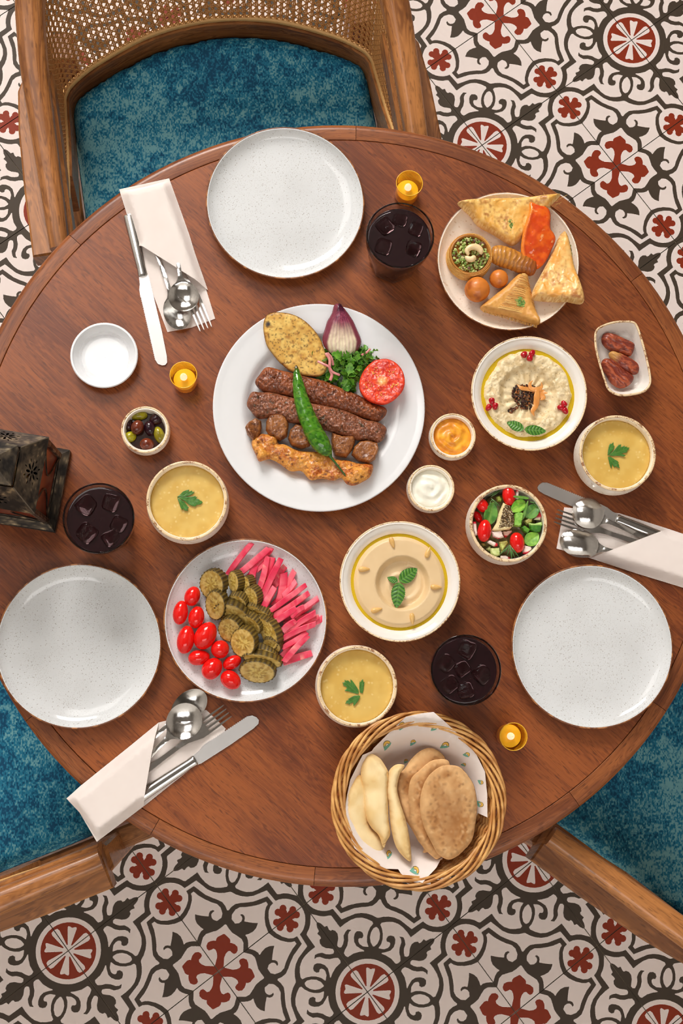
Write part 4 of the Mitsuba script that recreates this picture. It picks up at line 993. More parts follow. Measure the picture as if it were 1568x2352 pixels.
# ------------------------------------------------------------------ grilled meats on the big plate
tM = Tr(480, 680, 3.015)
ZP = ZT+.0066+.0004
def well(q):
    """how much the big plate rises above its flat middle"""
    return np.interp(np.linalg.norm(np.asarray(q)-KB_C, axis=-1)/KB_R, [.58, .63, .665, .70, .735, .80, .94], [0, .0004, .0022, .0069, .0099, .0114, .0134])
def meat(name, label, cat_, pts, h, w, seed, cols, bump=.0024, bk=300, mat='m_wet', zb=None, group=None, hb=None, top=None, step=.0011, pw=2.0, fine=.0007):
    z = (ZP if zb is None else zb)+h*.45
    ring = loop(tM.poly(pts, z), .0018) if name != 'meat_cube' else sharp_loop(tM.poly(pts, z), .0018)
    g = blob(ring, z, h*.55, w, step, hb=h*.45 if hb is None else hb, pw=pw, bump=bump, bk=bk, seed=seed, top=top, lift=lambda q: np.minimum(well(q), .010))
    nn = g.normals(); f1 = nz(g.v, 620, seed+21, 3); pit = sst(.60, .78, nz(g.v, 260, seed+23, 2))
    g.v += nn*(fine*2*(f1-.5)-.0011*pit)[:, None]*np.where(g.t, np.clip(g.d/.002, 0, 1), 0)[:, None]
    a, b, c = nz(g.v, 90, seed, 4), nz(g.v, 420, seed+3, 2), nz(g.v, 1000, seed+5, 1)
    col = vmix(cols[0], cols[1], sst(.35, .65, a*.7+b*.3)); col = vmix(col, cols[2], sst(.56, .8, b*.6+c*.4)*.8); col = vmix(col, cols[3], sst(.60, .74, nz(g.v, 230, seed+9, 2))*.8)
    return obj(name, g.col(col), mat, label, cat_, group, smooth=True)
KOF = [C(142, 74, 36), C(100, 47, 22), C(182, 112, 70), C(58, 28, 14)]
meat('minced_kebab', 'long brown minced meat kebab, the upper one touching the potato', 'kebab', [(390, 497), (350, 545), (320, 590), (330, 625), (375, 665), (450, 680), (560, 700), (700, 745), (840, 780), (960, 810), (1080, 850), (1160, 873), (1215, 835), (1230, 790), (1200, 765), (1120, 740), (1040, 690), (920, 640), (800, 590), (680, 560), (600, 540), (500, 515), (440, 497)], .024, .015, 21, KOF)
meat('minced_kebab', 'long brown minced meat kebab speckled with herbs, just below the upper one', 'kebab', [(300, 665), (272, 710), (262, 760), (290, 800), (340, 850), (430, 850), (560, 880), (700, 900), (830, 940), (960, 985), (1080, 1010), (1180, 1015), (1222, 960), (1222, 910), (1160, 870), (1080, 855), (960, 800), (840, 765), (700, 740), (560, 700), (430, 668), (360, 668)], .024, .015, 22, [C(146, 86, 56), C(104, 56, 34), C(194, 140, 108), C(50, 44, 20)], bump=.0028, bk=330)
CUB = [C(152, 94, 46), C(108, 58, 26), C(188, 134, 84), C(74, 36, 16)]
cubes = [([(320, 850), (275, 880), (250, 920), (265, 970), (310, 1010), (350, 975), (365, 920), (362, 870)], 'leftmost'), ([(420, 832), (395, 870), (392, 930), (420, 975), (490, 1005), (540, 975), (552, 890), (525, 835), (470, 822)], 'second from the left'),
         ([(600, 893), (560, 930), (545, 990), (570, 1035), (640, 1058), (700, 1040), (695, 960), (655, 905)], 'left of the chilli, third from the left'), ([(850, 952), (845, 1000), (850, 1060), (870, 1105), (950, 1120), (990, 1070), (1012, 1010), (1000, 975), (920, 975)], 'right of the chilli, fourth from the left'),
         ([(1040, 1012), (1000, 1050), (985, 1100), (1030, 1140), (1100, 1170), (1145, 1140), (1172, 1070), (1165, 1025), (1100, 1005)], 'rightmost')]
for i, (p, w) in enumerate(cubes):
    meat('meat_cube', 'grilled brown meat cube, '+w+' in the row', 'meat cube', p, .026, .0065, 30+i, CUB, bump=.0014, bk=150, group='row of grilled meat cubes', pw=3.0)
meat('chicken_skewer', 'long golden grilled chicken strip in front of the meat cubes', 'chicken', [(335, 960), (300, 1000), (297, 1050), (325, 1110), (350, 1155), (420, 1135), (490, 1165), (560, 1215), (640, 1215), (700, 1280), (780, 1270), (860, 1285), (910, 1265), (950, 1310), (1000, 1320), (1060, 1295), (1110, 1260), (1132, 1200), (1120, 1170), (1050, 1165), (960, 1140), (880, 1130), (830, 1100), (760, 1080), (650, 1075), (590, 1060), (530, 1030), (480, 1020), (465, 975), (400, 958)], .024, .012, 41, [C(222, 154, 66), C(168, 82, 24), C(240, 196, 116), C(92, 38, 12)], bump=.0040, bk=100, step=.0011)
# potato half, cut face up
def potato():
    pts = [(388, 165), (376, 215), (380, 275), (400, 350), (440, 405), (490, 460), (560, 515), (640, 545), (720, 555), (775, 550), (812, 515), (818, 440), (790, 350), (760, 290), (710, 230), (650, 180), (580, 145), (500, 130), (425, 132)]
    k = thing('potato_half', 'baked potato half with browned cut face at the upper left of the big plate', 'potato')
    z = ZP+.016; ring = loop(tM.poly(pts, z), .0018)
    tl = lambda q: .002+.006*sst(.5, .9, np.linalg.norm(q-KB_C, axis=1)/KB_R)+(q-ring.mean(0))@np.array([.04, .10])
    g = blob(ring, z, .0022, .006, .0017, hb=.0135, pw=2, bump=.0006, bk=260, seed=51, lift=tl)
    a, b, c = nz(g.v, 130, 51, 4), nz(g.v, 500, 52, 2), nz(g.v, 900, 53, 1)
    col = vmix(C(226, 190, 104), C(206, 158, 72), sst(.35, .65, a)); col = vmix(col, C(152, 94, 32), sst(.54, .74, nz(g.v, 240, 55, 3))*.7); col = vmix(col, C(86, 52, 18), sst(.60, .72, b)*.8)
    e = np.clip(g.d/.003, 0, 1); col = vmix(vmix(C(120, 70, 24), col, .3), col, e)
    sp = np.linalg.norm(g.q-tM.poly([(408, 210)], z), axis=1); col = vmix(C(36, 20, 12), col, sst(.002, .005, sp))
    col = np.where(g.t[:, None], col, C(150, 96, 42)*np.clip(.6+.8*a, .5, 1.2)[:, None])
    part(k, 'flesh', g.col(col), 'm_satin')
potato()
# red onion wedge
def onion():
    pts = [(905, 72), (865, 80), (845, 140), (815, 190), (800, 240), (785, 290), (785, 330), (800, 365), (840, 400), (920, 430), (1010, 400), (1045, 350), (1050, 310), (1020, 240), (990, 180), (950, 125), (925, 95)]
    z = ZP+.014; ring = loop(tM.poly(pts, z), .0016)
    ax = tM.poly([(905, 80), (920, 420)], z); d = ax[1]-ax[0]; L = np.linalg.norm(d); d /= L; s_ = np.array([-d[1], d[0]])
    g = blob(ring, z, .010, .016, .0014, hb=.010, pw=1.7, bump=.0006, bk=200, seed=61, lift=lambda q: .004+.009*(1-((q-ax[0])@d)/L))
    u = ((g.q-ax[0])@d)/L; v = (g.q-ax[0])@s_; hw = np.interp(u, [0, .2, .5, .75, 1.0], [.003, .008, .017, .023, .020])
    t = v/hw; ln = .5+.5*np.cos(np.abs(t)**.9*26+nz(g.v, 120, 62, 2)*1.5)
    pale = vmix(C(232, 222, 188), C(214, 190, 168), ln); red = vmix(C(150, 70, 88), C(92, 30, 62), ln)
    col = vmix(red, pale, sst(.22, .78, u+.22*nz(g.v, 110, 63, 2)-.16)); col = vmix(C(52, 18, 36), col, sst(.02, .30, u+.2*(nz(g.v, 260, 64, 2)-.5)))
    col = vmix(col, C(120, 50, 66), sst(.80, .97, np.abs(t)))
    g.v[:, 2] += .0006*ln*g.t
    obj('red_onion', g.col(col), 'm_semi', 'roasted red onion wedge with charred tip at the top of the big plate', 'onion', smooth=True)
onion()
# grilled tomato half
def tomato_half():
    k = thing('tomato_half', 'grilled red tomato half, cut face up, at the right of the big plate', 'tomato')
    pts = [(1195, 438), (1140, 450), (1090, 490), (1055, 545), (1038, 610), (1050, 670), (1090, 720), (1150, 750), (1215, 757), (1270, 735), (1320, 690), (1345, 640), (1348, 580), (1330, 520), (1290, 470), (1240, 442)]
    z = ZP+.020; ring = loop(tM.poly(pts, z), .0014); c = ring.mean(0)
    tl = lambda q: .006+(q-c)@np.array([-.16, .12])*-1
    g = blob(ring, z, .0022, .004, .0010, hb=.0165, pw=2, bump=.0012, bk=220, seed=71, lift=tl)
    R = np.linalg.norm(ring-c, axis=1).mean(); r = np.linalg.norm(g.q-c, axis=1)/R; a = np.arctan2(g.q[:, 1]-c[1], g.q[:, 0]-c[0])
    n = nz(g.v, 330, 72, 3)
    lob = .5+.5*np.cos(a*5+1.2+1.4*nz(g.v, 60, 73, 2))
    col = vmix(C(222, 62, 16), C(192, 30, 10), sst(.4, .6, n))
    core = sst(.30, .10, r+.25*(n-.5)); col = vmix(col, C(240, 170, 96), core*.85)
    seeds = sst(.60, .72, nz(g.v, 520, 74, 2))*sst(.2, .4, r)*sst(.85, .65, r)*lob; col = vmix(col, C(246, 190, 90), seeds)
    col = vmix(col, C(150, 26, 10), sst(.78, .9, r)*sst(.5, .7, n)*.8); col = vmix(col, C(232, 66, 34), sst(.86, .95, r)*.6)
    g.v[:, 2] += g.t*(.0009*seeds-.0014*lob*sst(.25, .4, r)*sst(.8, .6, r)*(1-seeds)+.0006*core)
    col = np.where(g.t[:, None], col, C(206, 38, 22))
    part(k, 'flesh', g.col(col), 'm_wet')
tomato_half()
# green chilli
def chilli():
    k = thing('green_chilli', 'long roasted green chilli pepper lying across the kebabs', 'chilli pepper')
    cp_ = [(602, 482), (608, 540), (615, 600), (630, 680), (652, 760), (685, 850), (725, 940), (770, 1015), (812, 1070), (835, 1098)]
    hw = [8, 26, 38, 48, 57, 62, 66, 66, 48, 18]
    zc = ZP+np.interp(np.linspace(0, 1, len(cp_)), [0, .2, .6, 1], [.030, .033, .035, .031])
    p = np.array([tM(x, y, z) for (x, y), z in zip(cp_, zc)]); n = 90
    path = catmull(p, n); r = np.interp(np.linspace(0, 1, n), np.linspace(0, 1, len(hw)), hw)/3.015*mm(1, ZP+.03)
    g = tube(path, r, 40, True, .86); g.uv = None
    nn = g.normals(); w = nz(g.v*[1, 1, 1], 300, 81, 3); d = p[-1]-p[0]; d /= np.linalg.norm(d)
    along = g.v@d; ringy = nz(np.c_[along*420, (g.v@np.cross(d, [0, 0, 1]))*90, g.v[:, 2]*90], 1, 82, 2)
    g.v += nn*((ringy-.5)*.0011+(w-.5)*.0012)[:, None]
    t = np.r_[np.repeat(np.linspace(0, 1, n), 40), [0, 1]]
    col = vmix(C(74, 130, 30), C(40, 92, 18), sst(.4, .65, w)); col = vmix(col, C(120, 150, 52), sst(.64, .8, ringy)*.6)
    col = vmix(C(70, 56, 22), col, sst(.02, .11, t)); col = vmix(col, C(120, 150, 70), sst(.93, 1, t)*.5)
    part(k, 'pod', g.col(col), 'm_gloss')
    cap = [(832, 1092), (845, 1118), (870, 1150), (905, 1195), (950, 1250)]
    q = np.array([tM(x, y, ZP+z) for (x, y), z in zip(cap, (.031, .031, .030, .029, .028))])
    st = tube(catmull(q, 30), np.interp(np.linspace(0, 1, 30), [0, .12, .3, 1], [.0040, .0028, .0016, .0013]), 12, True); st.uv = None
    part(k, 'stem', st.col(vmix(C(40, 92, 26), C(60, 78, 30), np.linspace(0, 1, len(st.v)))), 'm_satin', 'thin green stem')
chilli()
# parsley heap with pickled onion
def parsley_leaflet(L, seed, spread=1.0, pinnae=3):
    """one cut leaflet along +x, length L: lobed, slightly folded"""
    r = np.random.default_rng(seed); up = [(0, .03), (.18, .05), (.26, .16), (.34, .33), (.42, .42), (.50, .36), (.52, .25), (.60, .30), (.70, .36), (.76, .28), (.76, .18), (.84, .20), (.92, .16), (1.0, .0)]
    pts = [(x, y*spread) for x, y in up]+[(x, -y*spread) for x, y in up[-2::-1]]
    ring = sharp_loop(np.array(pts)*L, L*.09)
    return ring
def leaf_mesh(ring, L, th=.0006, curl=.12, fold=.35, seed=0, step=None, cols=None, vein=None):
    q, tri, d = fill(ring, step or L*.08, seed=seed)
    z = fold*np.abs(q[:, 1])-curl*(q[:, 0]**2)/L+.05*L*(nz(np.c_[q, 0*q[:, 0]], 3/L, seed, 2)-.5)
    m = len(q); n = len(ring); j = np.arange(n); j2 = (j+1) % n
    v = np.vstack([np.c_[q, z], np.c_[q, z-th]])
    side = np.stack([j, j+m, j2+m, j2], 1) if sg.LinearRing(ring).is_ccw else np.stack([j, j2, j2+m, j+m], 1)
    side = np.vstack([side[:, [0, 1, 2]], side[:, [0, 2, 3]]])
    g = fixed(G(v, np.vstack([tri, tri[:, ::-1]+m, side])))
    c0, c1 = cols or (C(52, 110, 30), C(28, 76, 18))
    t = nz(np.c_[q, 0*q[:, 0]], 6/L, seed+1, 2); mid = np.exp(-(q[:, 1]/(L*.03))**2)
    c = vmix(vmix(c0, c1, sst(.3, .7, t)), C(120, 160, 70), mid*(.45 if vein is None else vein)); g.c = np.vstack([c, c])
    return g
def heap():
    c = np.array(tM(960, 500, ZP)[:2]); r = np.random.default_rng(5); gs = []
    ring = tM.poly([(745, 370), (830, 365), (900, 335), (960, 300), (1060, 320), (1160, 360), (1165, 430), (1090, 520), (1060, 610), (960, 645), (880, 610), (790, 600), (780, 500), (745, 430)], ZP+.01); pg = sg.Polygon(ring).buffer(-.002)
    x0, y0, x1, y1 = pg.bounds; n = 0
    while n < 190:
        p = r.uniform((x0, y0), (x1, y1))
        if not pg.contains(sg.Point(p)): continue
        e = pg.exterior.distance(sg.Point(p)); L = r.uniform(.011, .020)
        g = leaf_mesh(parsley_leaflet(L, n, r.uniform(.8, 1.3)), L, .0005, r.uniform(-.4, .6), r.uniform(-.5, .7), n, cols=((C(104, 160, 46), C(66, 122, 28)) if r.random() < .65 else (C(64, 118, 28), C(38, 82, 16))))
        g.rx(r.normal(0, .6)).ry(r.normal(.0, .5)).rz(r.uniform(0, 6.28)).mv(p[0], p[1], ZP+.0045+r.uniform(.15, 1.0)*min(e, .016)*1.3)
        g.v[:, 2] = np.maximum(g.v[:, 2], ZP+.0005)
        gs.append(g); n += 1
    k = obj('parsley_heap', cat(*gs), 'm_leaf', 'heap of chopped green parsley in the middle of the big plate', 'parsley', kind='stuff')
    for i, (pts, w, lab) in enumerate((([(752, 452), (790, 470), (830, 490), (855, 525), (905, 548)], 9, 'pink onion strip crossing the left side of the parsley heap'), ([(808, 395), (835, 440), (835, 500), (850, 545), (838, 585)], 11, 'longest pink onion strip, hanging down the left of the parsley heap'),
                           ([(820, 392), (850, 430), (860, 480)], 8, 'short pink onion strip at the top left of the parsley heap'), ([(1055, 408), (1090, 390), (1115, 365)], 8, 'pink onion strip at the right of the parsley heap'))):
        q = np.array([tM(x, y, ZP+.026+.003*math.sin(j+i)) for j, (x, y) in enumerate(pts)])
        g = tube(catmull(q, 24), w/3.015*mm(1, ZP), 8, True, .6); g.uv = None
        obj('onion_strip', g.col(vmix(C(226, 160, 150), C(196, 104, 110), nz(g.v, 300, 3, 2))), 'm_semi', lab, 'onion strip', 'onion strips in the parsley')
MAT['m_leaf'] = pr(VC, 0.38, 0.5)
heap()
# ------------------------------------------------------------------ pickle plate
tP = Tr(360, 1220, 3.733)
ZQ = ZT+.0064+.0004
def coupe(q, c, R):
    """how much a speckled plate rises above its flat middle"""
    return np.interp(np.linalg.norm(np.asarray(q)-c, axis=-1)/R, [.6, .72, .82, .90, .955, 1.0], [0, .0004, .0021, .0056, .0106, .0139])
def egg(rx, ry, rz, seed=0, taper=.08, sub=4):
    g = ico(sub); v = g.v.copy(); x = v[:, 0]
    v = v*[rx, ry, rz]; v[:, 1] *= 1-taper*x; v[:, 2] *= 1-taper*x
    g.v = v; g.u = x
    return g
def tomato(x, y, a, b, deg, where, tr=tP, z0=ZQ, stem=True, sub=4):
    """cherry tomato: centre, half length and half width in view pixels, deg = direction of its stem end in the view"""
    k = mm(1, ZT+.015)/tr.k; ra, rb = a*k, b*k
    c = tr(x, y, z0+rb)
    if tr is tP: c = tr(x, y, z0+rb+float(coupe(c[:2], PK_C, PK_R)))
    g = egg(ra, rb, rb, 0, .06, sub); u = g.u
    n = np.linalg.norm(g.v[:, 1:], axis=1)/rb
    g.v[:, 0] -= sst(.22, .0, n)*(u > .5)*ra*.07
    col = vmix(C(206, 14, 14), C(226, 26, 18), nz(g.v, 90, int(x), 2)); col = vmix(col, C(226, 84, 24), sst(.90, 1.0, u)*.7)
    g.rz(math.radians(-deg)).mv(*c)
    return obj('cherry_tomato', g.col(col), 'm_gloss', 'red cherry tomato '+where, 'tomato', smooth=True)
for x, y, a, b, d, w in ((305, 557, 86, 66, -70, 'at the top of the pickle plate group, touching the first pickle slice'), (203, 698, 103, 63, -82, 'at the far left edge of the pickle plate group'), (340, 738, 95, 67, -80, 'in the middle of the upper three on the pickle plate'), (248, 930, 120, 73, -80, 'long one, second down the left edge of the pickle plate'),
                         (418, 896, 124, 88, -62, 'largest of those on the pickle plate'), (543, 1012, 78, 76, -40, 'round one against the pickle slices'), (362, 1084, 92, 64, -8, 'lying flat below the large one on the pickle plate'), (474, 1178, 98, 80, -52, 'second from the bottom of the pickle plate group'),
                         (645, 1126, 84, 56, -28, 'small one beside the last pickle slices'), (634, 1276, 92, 74, 35, 'lowest on the pickle plate')):
    tomato(x, y, a, b, d, w)
# crinkle cut pickled cucumber slices
def pickle(x, y, a, b, deg, z, tilt, tdir, seed, thick=.0125, where=''):
    k = mm(1, ZT+.015)/tP.k*1.12; ra, rb = a*k, b*k; n = 120; tilt = min(.9, tilt*1.35+.12)
    aa = np.arange(n)*2*PI/n; wav = 1+.034*np.cos(aa*22)+.012*np.cos(aa*9+seed)
    rr = [.0, .12, .24, .36, .48, .6, .7, .8, .88, .94, .975]; rows = []; cl = []
    h = thick/2
    rs = np.random.default_rng(seed)
    def ringv(s, zz, w=1.0): return np.stack([ra*s*np.cos(aa)*(1+(wav-1)*w), rb*s*np.sin(aa)*(1+(wav-1)*w), zz+0*aa], 1)
    ridge = lambda s: .00012*np.cos(np.cos(aa)*ra*s/.0011*1.0)        # crinkle cut across the slice
    for s in rr[1:]: rows.append(ringv(s, h+ridge(s), s))
    rows += [ringv(1.0, h-.0006), ringv(1.01, 0), ringv(1.0, -h+.0006), ringv(.9, -h)]
    v = np.vstack([[[0, 0, h]]]+rows+[[[0, 0, -h]]]); m = len(rows); f = [[0, 1+j, 1+(j+1) % n] for j in range(n)]
    for i in range(m-1):
        for j in range(n):
            j2 = (j+1) % n; f += [[1+i*n+j, 1+(i+1)*n+j, 1+(i+1)*n+j2], [1+i*n+j, 1+(i+1)*n+j2, 1+i*n+j2]]
    f += [[len(v)-1, 1+(m-1)*n+(j+1) % n, 1+(m-1)*n+j] for j in range(n)]
    g = fixed(G(v, np.array(f))); s = np.sqrt((g.v[:, 0]/ra)**2+(g.v[:, 1]/rb)**2)
    nn = nz(g.v, 260, seed, 3); th = np.arctan2(g.v[:, 1]/rb, g.v[:, 0]/ra)
    fl = vmix(C(184, 144, 60), C(220, 190, 112), sst(.35, .65, nn)); core = vmix(C(220, 192, 104), C(184, 146, 58), sst(.4, .6, nz(g.v, 500, seed+2, 2)))
    col = vmix(core, fl, sst(.45, .6, s)); sd = sst(.12, .3, s)*sst(.62, .48, s)*sst(.52, .7, nz(np.c_[g.v[:, :2]*[1, 1.6], 0*s], 420, seed+7, 2)); col = vmix(col, C(140, 100, 34), sd*.8)
    skin = vmix(C(112, 90, 34), C(70, 54, 18), sst(.3, .7, .5+.5*np.cos(th*22))); col = vmix(col, skin, sst(.90, .97, s)); col = np.where((g.v[:, 2] < h*.75)[:, None], skin, col)
    col *= (1-.28*(seed % 3 == 0))
    g.v[:, 2] -= h; g.rz(math.radians(-deg)); ax = np.array([math.cos(math.radians(-tdir)), math.sin(math.radians(-tdir)), 0]); g.R(trimesh.transformations.rotation_matrix(tilt, [-ax[1], ax[0], 0])[:3, :3].T)
    lo = g.v[:, 2].min(); c = tP(x, y, ZQ+z); zz = max(ZQ+z, ZQ-lo+.0003+float(coupe(c[:2], PK_C, PK_R)))
    g.mv(c[0], c[1], zz)
    obj('pickle_slice', g.col(col), 'm_wet', 'crinkle-cut olive green pickle slice '+where, 'pickle slice', 'crinkle-cut pickle slices', smooth=30)
PKS = [(655, 440, 62, 84, 10, .008, .7, -20, 'second in the top row, beside the turnip sticks'), (760, 470, 50, 74, 15, .008, .9, -20, 'third in the top row, against the turnip sticks'), (470, 465, 108, 122, 40, .013, .42, -30, 'at the top of the pickle rows, palest and largest'), (690, 610, 75, 62, 20, .009, .55, -60, 'dark small one below the top row'),
       (805, 575, 70, 92, 20, .011, .6, -35, 'right of the dark small one, by the sticks'), (500, 640, 86, 122, 14, .017, .42, -40, 'long one left of the middle, above the large tomato'), (830, 690, 70, 55, 20, .008, .7, -60, 'half hidden in the middle by the sticks'), (900, 735, 80, 60, 25, .009, .75, -60, 'half hidden, below the middle by the sticks'),
       (640, 720, 140, 92, 22, .014, .45, -70, 'broad brown one in the middle'), (800, 810, 92, 80, 30, .011, .6, -50, 'right of the centre, behind another'), (900, 820, 90, 78, 35, .013, .55, -50, 'dark ridged one near the sticks'), (620, 850, 92, 104, 30, .019, .40, -50, 'round seeded one beside the largest tomato'),
       (960, 890, 84, 120, -10, .015, .6, -30, 'tall dark one at the right of the rows'), (735, 960, 102, 128, 25, .018, .42, -45, 'long one above the small tomato'), (985, 985, 74, 66, 20, .010, .65, -60, 'small round one at the right end'), (930, 1050, 96, 44, 12, .009, .6, -75, 'narrow one above the last two'),
       (905, 1115, 150, 62, 12, .011, .5, -80, 'brown one behind the lowest slice'), (860, 1210, 138, 92, 4, .019, .30, -70, 'lowest and widest, with seeds showing')]
for i, (x, y, a, b, d, z, tl, td, w) in enumerate(PKS): pickle(x, y, a, b, d, z, tl, td, 100+i, where=w)
# pink turnip sticks
STK = [(605, 375, 815, 95, 30, 0), (695, 375, 960, 150, 36, .006), (810, 440, 850, 275, 40, .005), (880, 500, 950, 215, 34, .007), (920, 440, 990, 225, 44, .001), (900, 580, 1065, 235, 36, .012), (1040, 610, 1085, 360, 42, .004), (905, 680, 1010, 480, 38, .012), (1050, 620, 1180, 340, 34, .002), (1085, 560, 1195, 430, 26, .008),
       (965, 690, 1280, 460, 26, .013), (990, 735, 1305, 530, 34, .009), (1020, 775, 1195, 660, 34, .015), (1160, 745, 1385, 575, 28, .006), (1150, 740, 1260, 650, 26, .014), (1075, 860, 1190, 765, 36, .013), (1090, 890, 1360, 700, 26, .009), (1080, 950, 1420, 745, 36, .001), (1060, 930, 1360, 795, 26, .011), (1070, 1005, 1290, 870, 30, .009), (1090, 1120, 1295, 895, 34, .013),
       (1080, 1130, 1330, 1045, 40, .001), (820, 330, 985, 140, 26, .001), (1000, 700, 1150, 650, 24, .003), (1180, 800, 1390, 735, 28, .003), (760, 420, 880, 290, 30, .000), (850, 330, 930, 200, 40, .001), (1010, 420, 1100, 300, 34, .001), (960, 560, 1060, 400, 36, .000), (1000, 640, 1120, 480, 36, .001), (1080, 700, 1260, 560, 34, .002), (1100, 770, 1310, 640, 34, .001), (1090, 800, 1300, 720, 30, .003), (1060, 1080, 1230, 960, 36, .003), (1130, 880, 1330, 790, 32, .004)]
ORD = ('first', 'second', 'third', 'fourth', 'fifth', 'sixth', 'seventh', 'eighth', 'ninth', 'tenth', 'eleventh', 'twelfth', 'thirteenth', 'fourteenth', 'fifteenth', 'sixteenth', 'seventeenth', 'eighteenth', 'nineteenth', 'twentieth')
def layer(z): return 0 if z < .0035 else 1 if z < .0105 else 2
def fan(s): return math.atan2(s[3]-760, s[2]-560)
def stick_label(s):
    same = sorted([q for q in STK if layer(q[5]) == layer(s[5])], key=fan)
    return 'pink pickled turnip stick in the '+('lowest', 'middle', 'top')[layer(s[5])]+' layer, '+ORD[same.index(s)]+' from the upper end of the fan'
for i, (x0, y0, x1, y1, w, z) in enumerate(STK):
    r = np.random.default_rng(300+i); k = mm(1, ZT+.015)/tP.k; zz = ZQ+.0042+z*.9+float(coupe(tP((x0+x1)/2, (y0+y1)/2, ZQ)[:2], PK_C, PK_R)); w = max(w, 32)*1.55
    A, B = tP(x0, y0, zz), tP(x1, y1, max(zz+.001, ZQ+.0042+float(coupe(tP(x1, y1, ZQ)[:2], PK_C, PK_R)))); L = np.linalg.norm((B-A)[:2]); wd = w*k; n = 24
    sk = r.uniform(-.12, .12)
    g = sweep(catmull(np.array([(0, 0, 0), (L*.5, sk*wd*2, .0006), (L, 0, 0)]), n), rrect(wd, .0070, .0009, 3), (0, 0, 1), 1-.10*np.abs(np.linspace(-1, 1, n))**3*r.uniform(0, 2)); g.uv = None
    cut = r.uniform(-.5, .5); g.v[:, 0] += g.v[:, 1]*cut
    t = nz(np.c_[g.v[:, 0]*.5, g.v[:, 1:]], 230, i, 3); col = vmix(C(214, 44, 78), C(236, 112, 128), sst(.38, .66, t)*r.uniform(.5, 1.0)); col = vmix(col, C(244, 176, 160), sst(.62, .8, nz(g.v, 150, i+50, 2))*.6)
    a = math.atan2(B[1]-A[1], B[0]-A[0]); g.rx(r.normal(0, .12)).ry(-r.uniform(-.02, .05)).rz(a).mv(*A)
    obj('turnip_stick', g.col(col), 'm_semi', stick_label(STK[i]), 'turnip stick', 'pink turnip sticks fanned on the pickle plate', smooth=30)

# ------------------------------------------------------------------ olives
tO = Tr(140, 720, 4.612)
obj('olive_brine', fixed(lathe([(.0003, .006), (OL_R*.80, .008), (OL_R-.0060, .013), (OL_R-.0062, .0135), (.0003, .0135)], 64)).mv(OL_C[0], OL_C[1], ZT+.0003), 'm_brine', 'dark brine under the olives in the small bowl', 'brine', smooth=30)
MAT['m_brine'] = pr(rgb(52, 26, 18), .08, .5)
for x, y, a, b, d, c0, c1, w in ((825, 1080, 92, 54, -4, C(160, 150, 24), C(126, 116, 20), 'green olive at the top of the small bowl'), (1010, 1115, 80, 60, -40, C(70, 22, 26), C(40, 14, 22), 'dark purple olive at the upper right of the small bowl'), (718, 1180, 46, 66, 0, C(62, 22, 26), C(44, 16, 20), 'dark olive at the left, half under the brown one'),
                                 (808, 1205, 66, 80, 20, C(108, 46, 26), C(82, 34, 22), 'brown olive in the middle of the small bowl'), (940, 1215, 60, 82, -15, C(50, 20, 28), C(34, 14, 24), 'darkest olive right of the brown one'), (1040, 1285, 56, 92, -18, C(158, 144, 28), C(120, 108, 26), 'green olive at the right of the small bowl'),
                                 (730, 1308, 70, 58, -20, C(172, 164, 26), C(136, 126, 24), 'green olive at the lower left of the small bowl'), (910, 1385, 76, 66, 8, C(116, 50, 28), C(88, 36, 24), 'red brown olive at the bottom of the small bowl')):
    k = mm(1, ZT+.02)/tO.k; zc = ZT+.0135+min(a, b)*k*.45; z = zc+(.004 if 'middle' in w else 0)
    big, sm = max(a, b)*k, min(a, b)*k
    g = egg(big, sm, sm, 0, .03); n = nz(g.v, 150, int(x), 2); col = vmix(c0, c1, sst(.3, .7, n)); pit = sst(.975, .99, g.u); col = vmix(col, C(60, 40, 20), pit)
    if a < b: g.rz(PI/2)
    g.rz(math.radians(-d)).mv(*tO(x, y, z))
    obj('olive', g.col(col), 'm_gloss', w, 'olive', smooth=True)

# ------------------------------------------------------------------ dates
for pts, h, w, s in (([(990, 148), (967, 180), (970, 215), (1000, 255), (1050, 285), (1110, 300), (1170, 318), (1195, 295), (1210, 245), (1195, 215), (1120, 180), (1050, 150)], .017, 'upper one in the oblong dish', 1), ([(1035, 280), (1020, 310), (1060, 370), (1110, 420), (1160, 445), (1205, 453), (1235, 440), (1243, 400), (1220, 360), (1150, 315), (1080, 285)], .016, 'middle one, pale at one end, in the oblong dish', 2),
                     ([(1000, 332), (968, 355), (966, 400), (1000, 450), (1035, 510), (1080, 545), (1125, 552), (1175, 525), (1203, 485), (1190, 455), (1120, 410), (1060, 350)], .018, 'lowest and largest one in the oblong dish', 3)):
    zb = ZT+.0060; z = zb+h*.5; ring = loop(trD.poly(pts, z), .0012)
    c = ring.mean(0); u, s_, vt = np.linalg.svd(ring-c); ax, ay = vt[0], vt[1]
    g = blob(ring, z, h*.5, .0075, .0011, hb=h*.5, pw=2, seed=s)
    al, ac = (g.q-c)@ax, (g.q-c)@ay
    wr = nz(np.c_[al*90, ac*480+nz(np.c_[g.q, 0*al], 120, s, 2)*3, 0*al], 1, s, 3)
    g.v[:, 2] += np.where(g.t, (wr-.5)*.0038, 0)*np.clip(g.d/.002, 0, 1)
    col = vmix(C(112, 40, 24), C(164, 78, 46), sst(.38, .66, wr)); col = vmix(col, C(84, 28, 18), sst(.6, .75, nz(g.v, 260, s+4, 2))*.6)
    if s == 2: col = vmix(C(198, 148, 84), col, sst(-.020, -.006, ((g.q-c)@ax)*np.sign(ax[0])))
    obj('date', g.col(col), 'm_wet', 'glossy brown date, '+w, 'date', smooth=True)
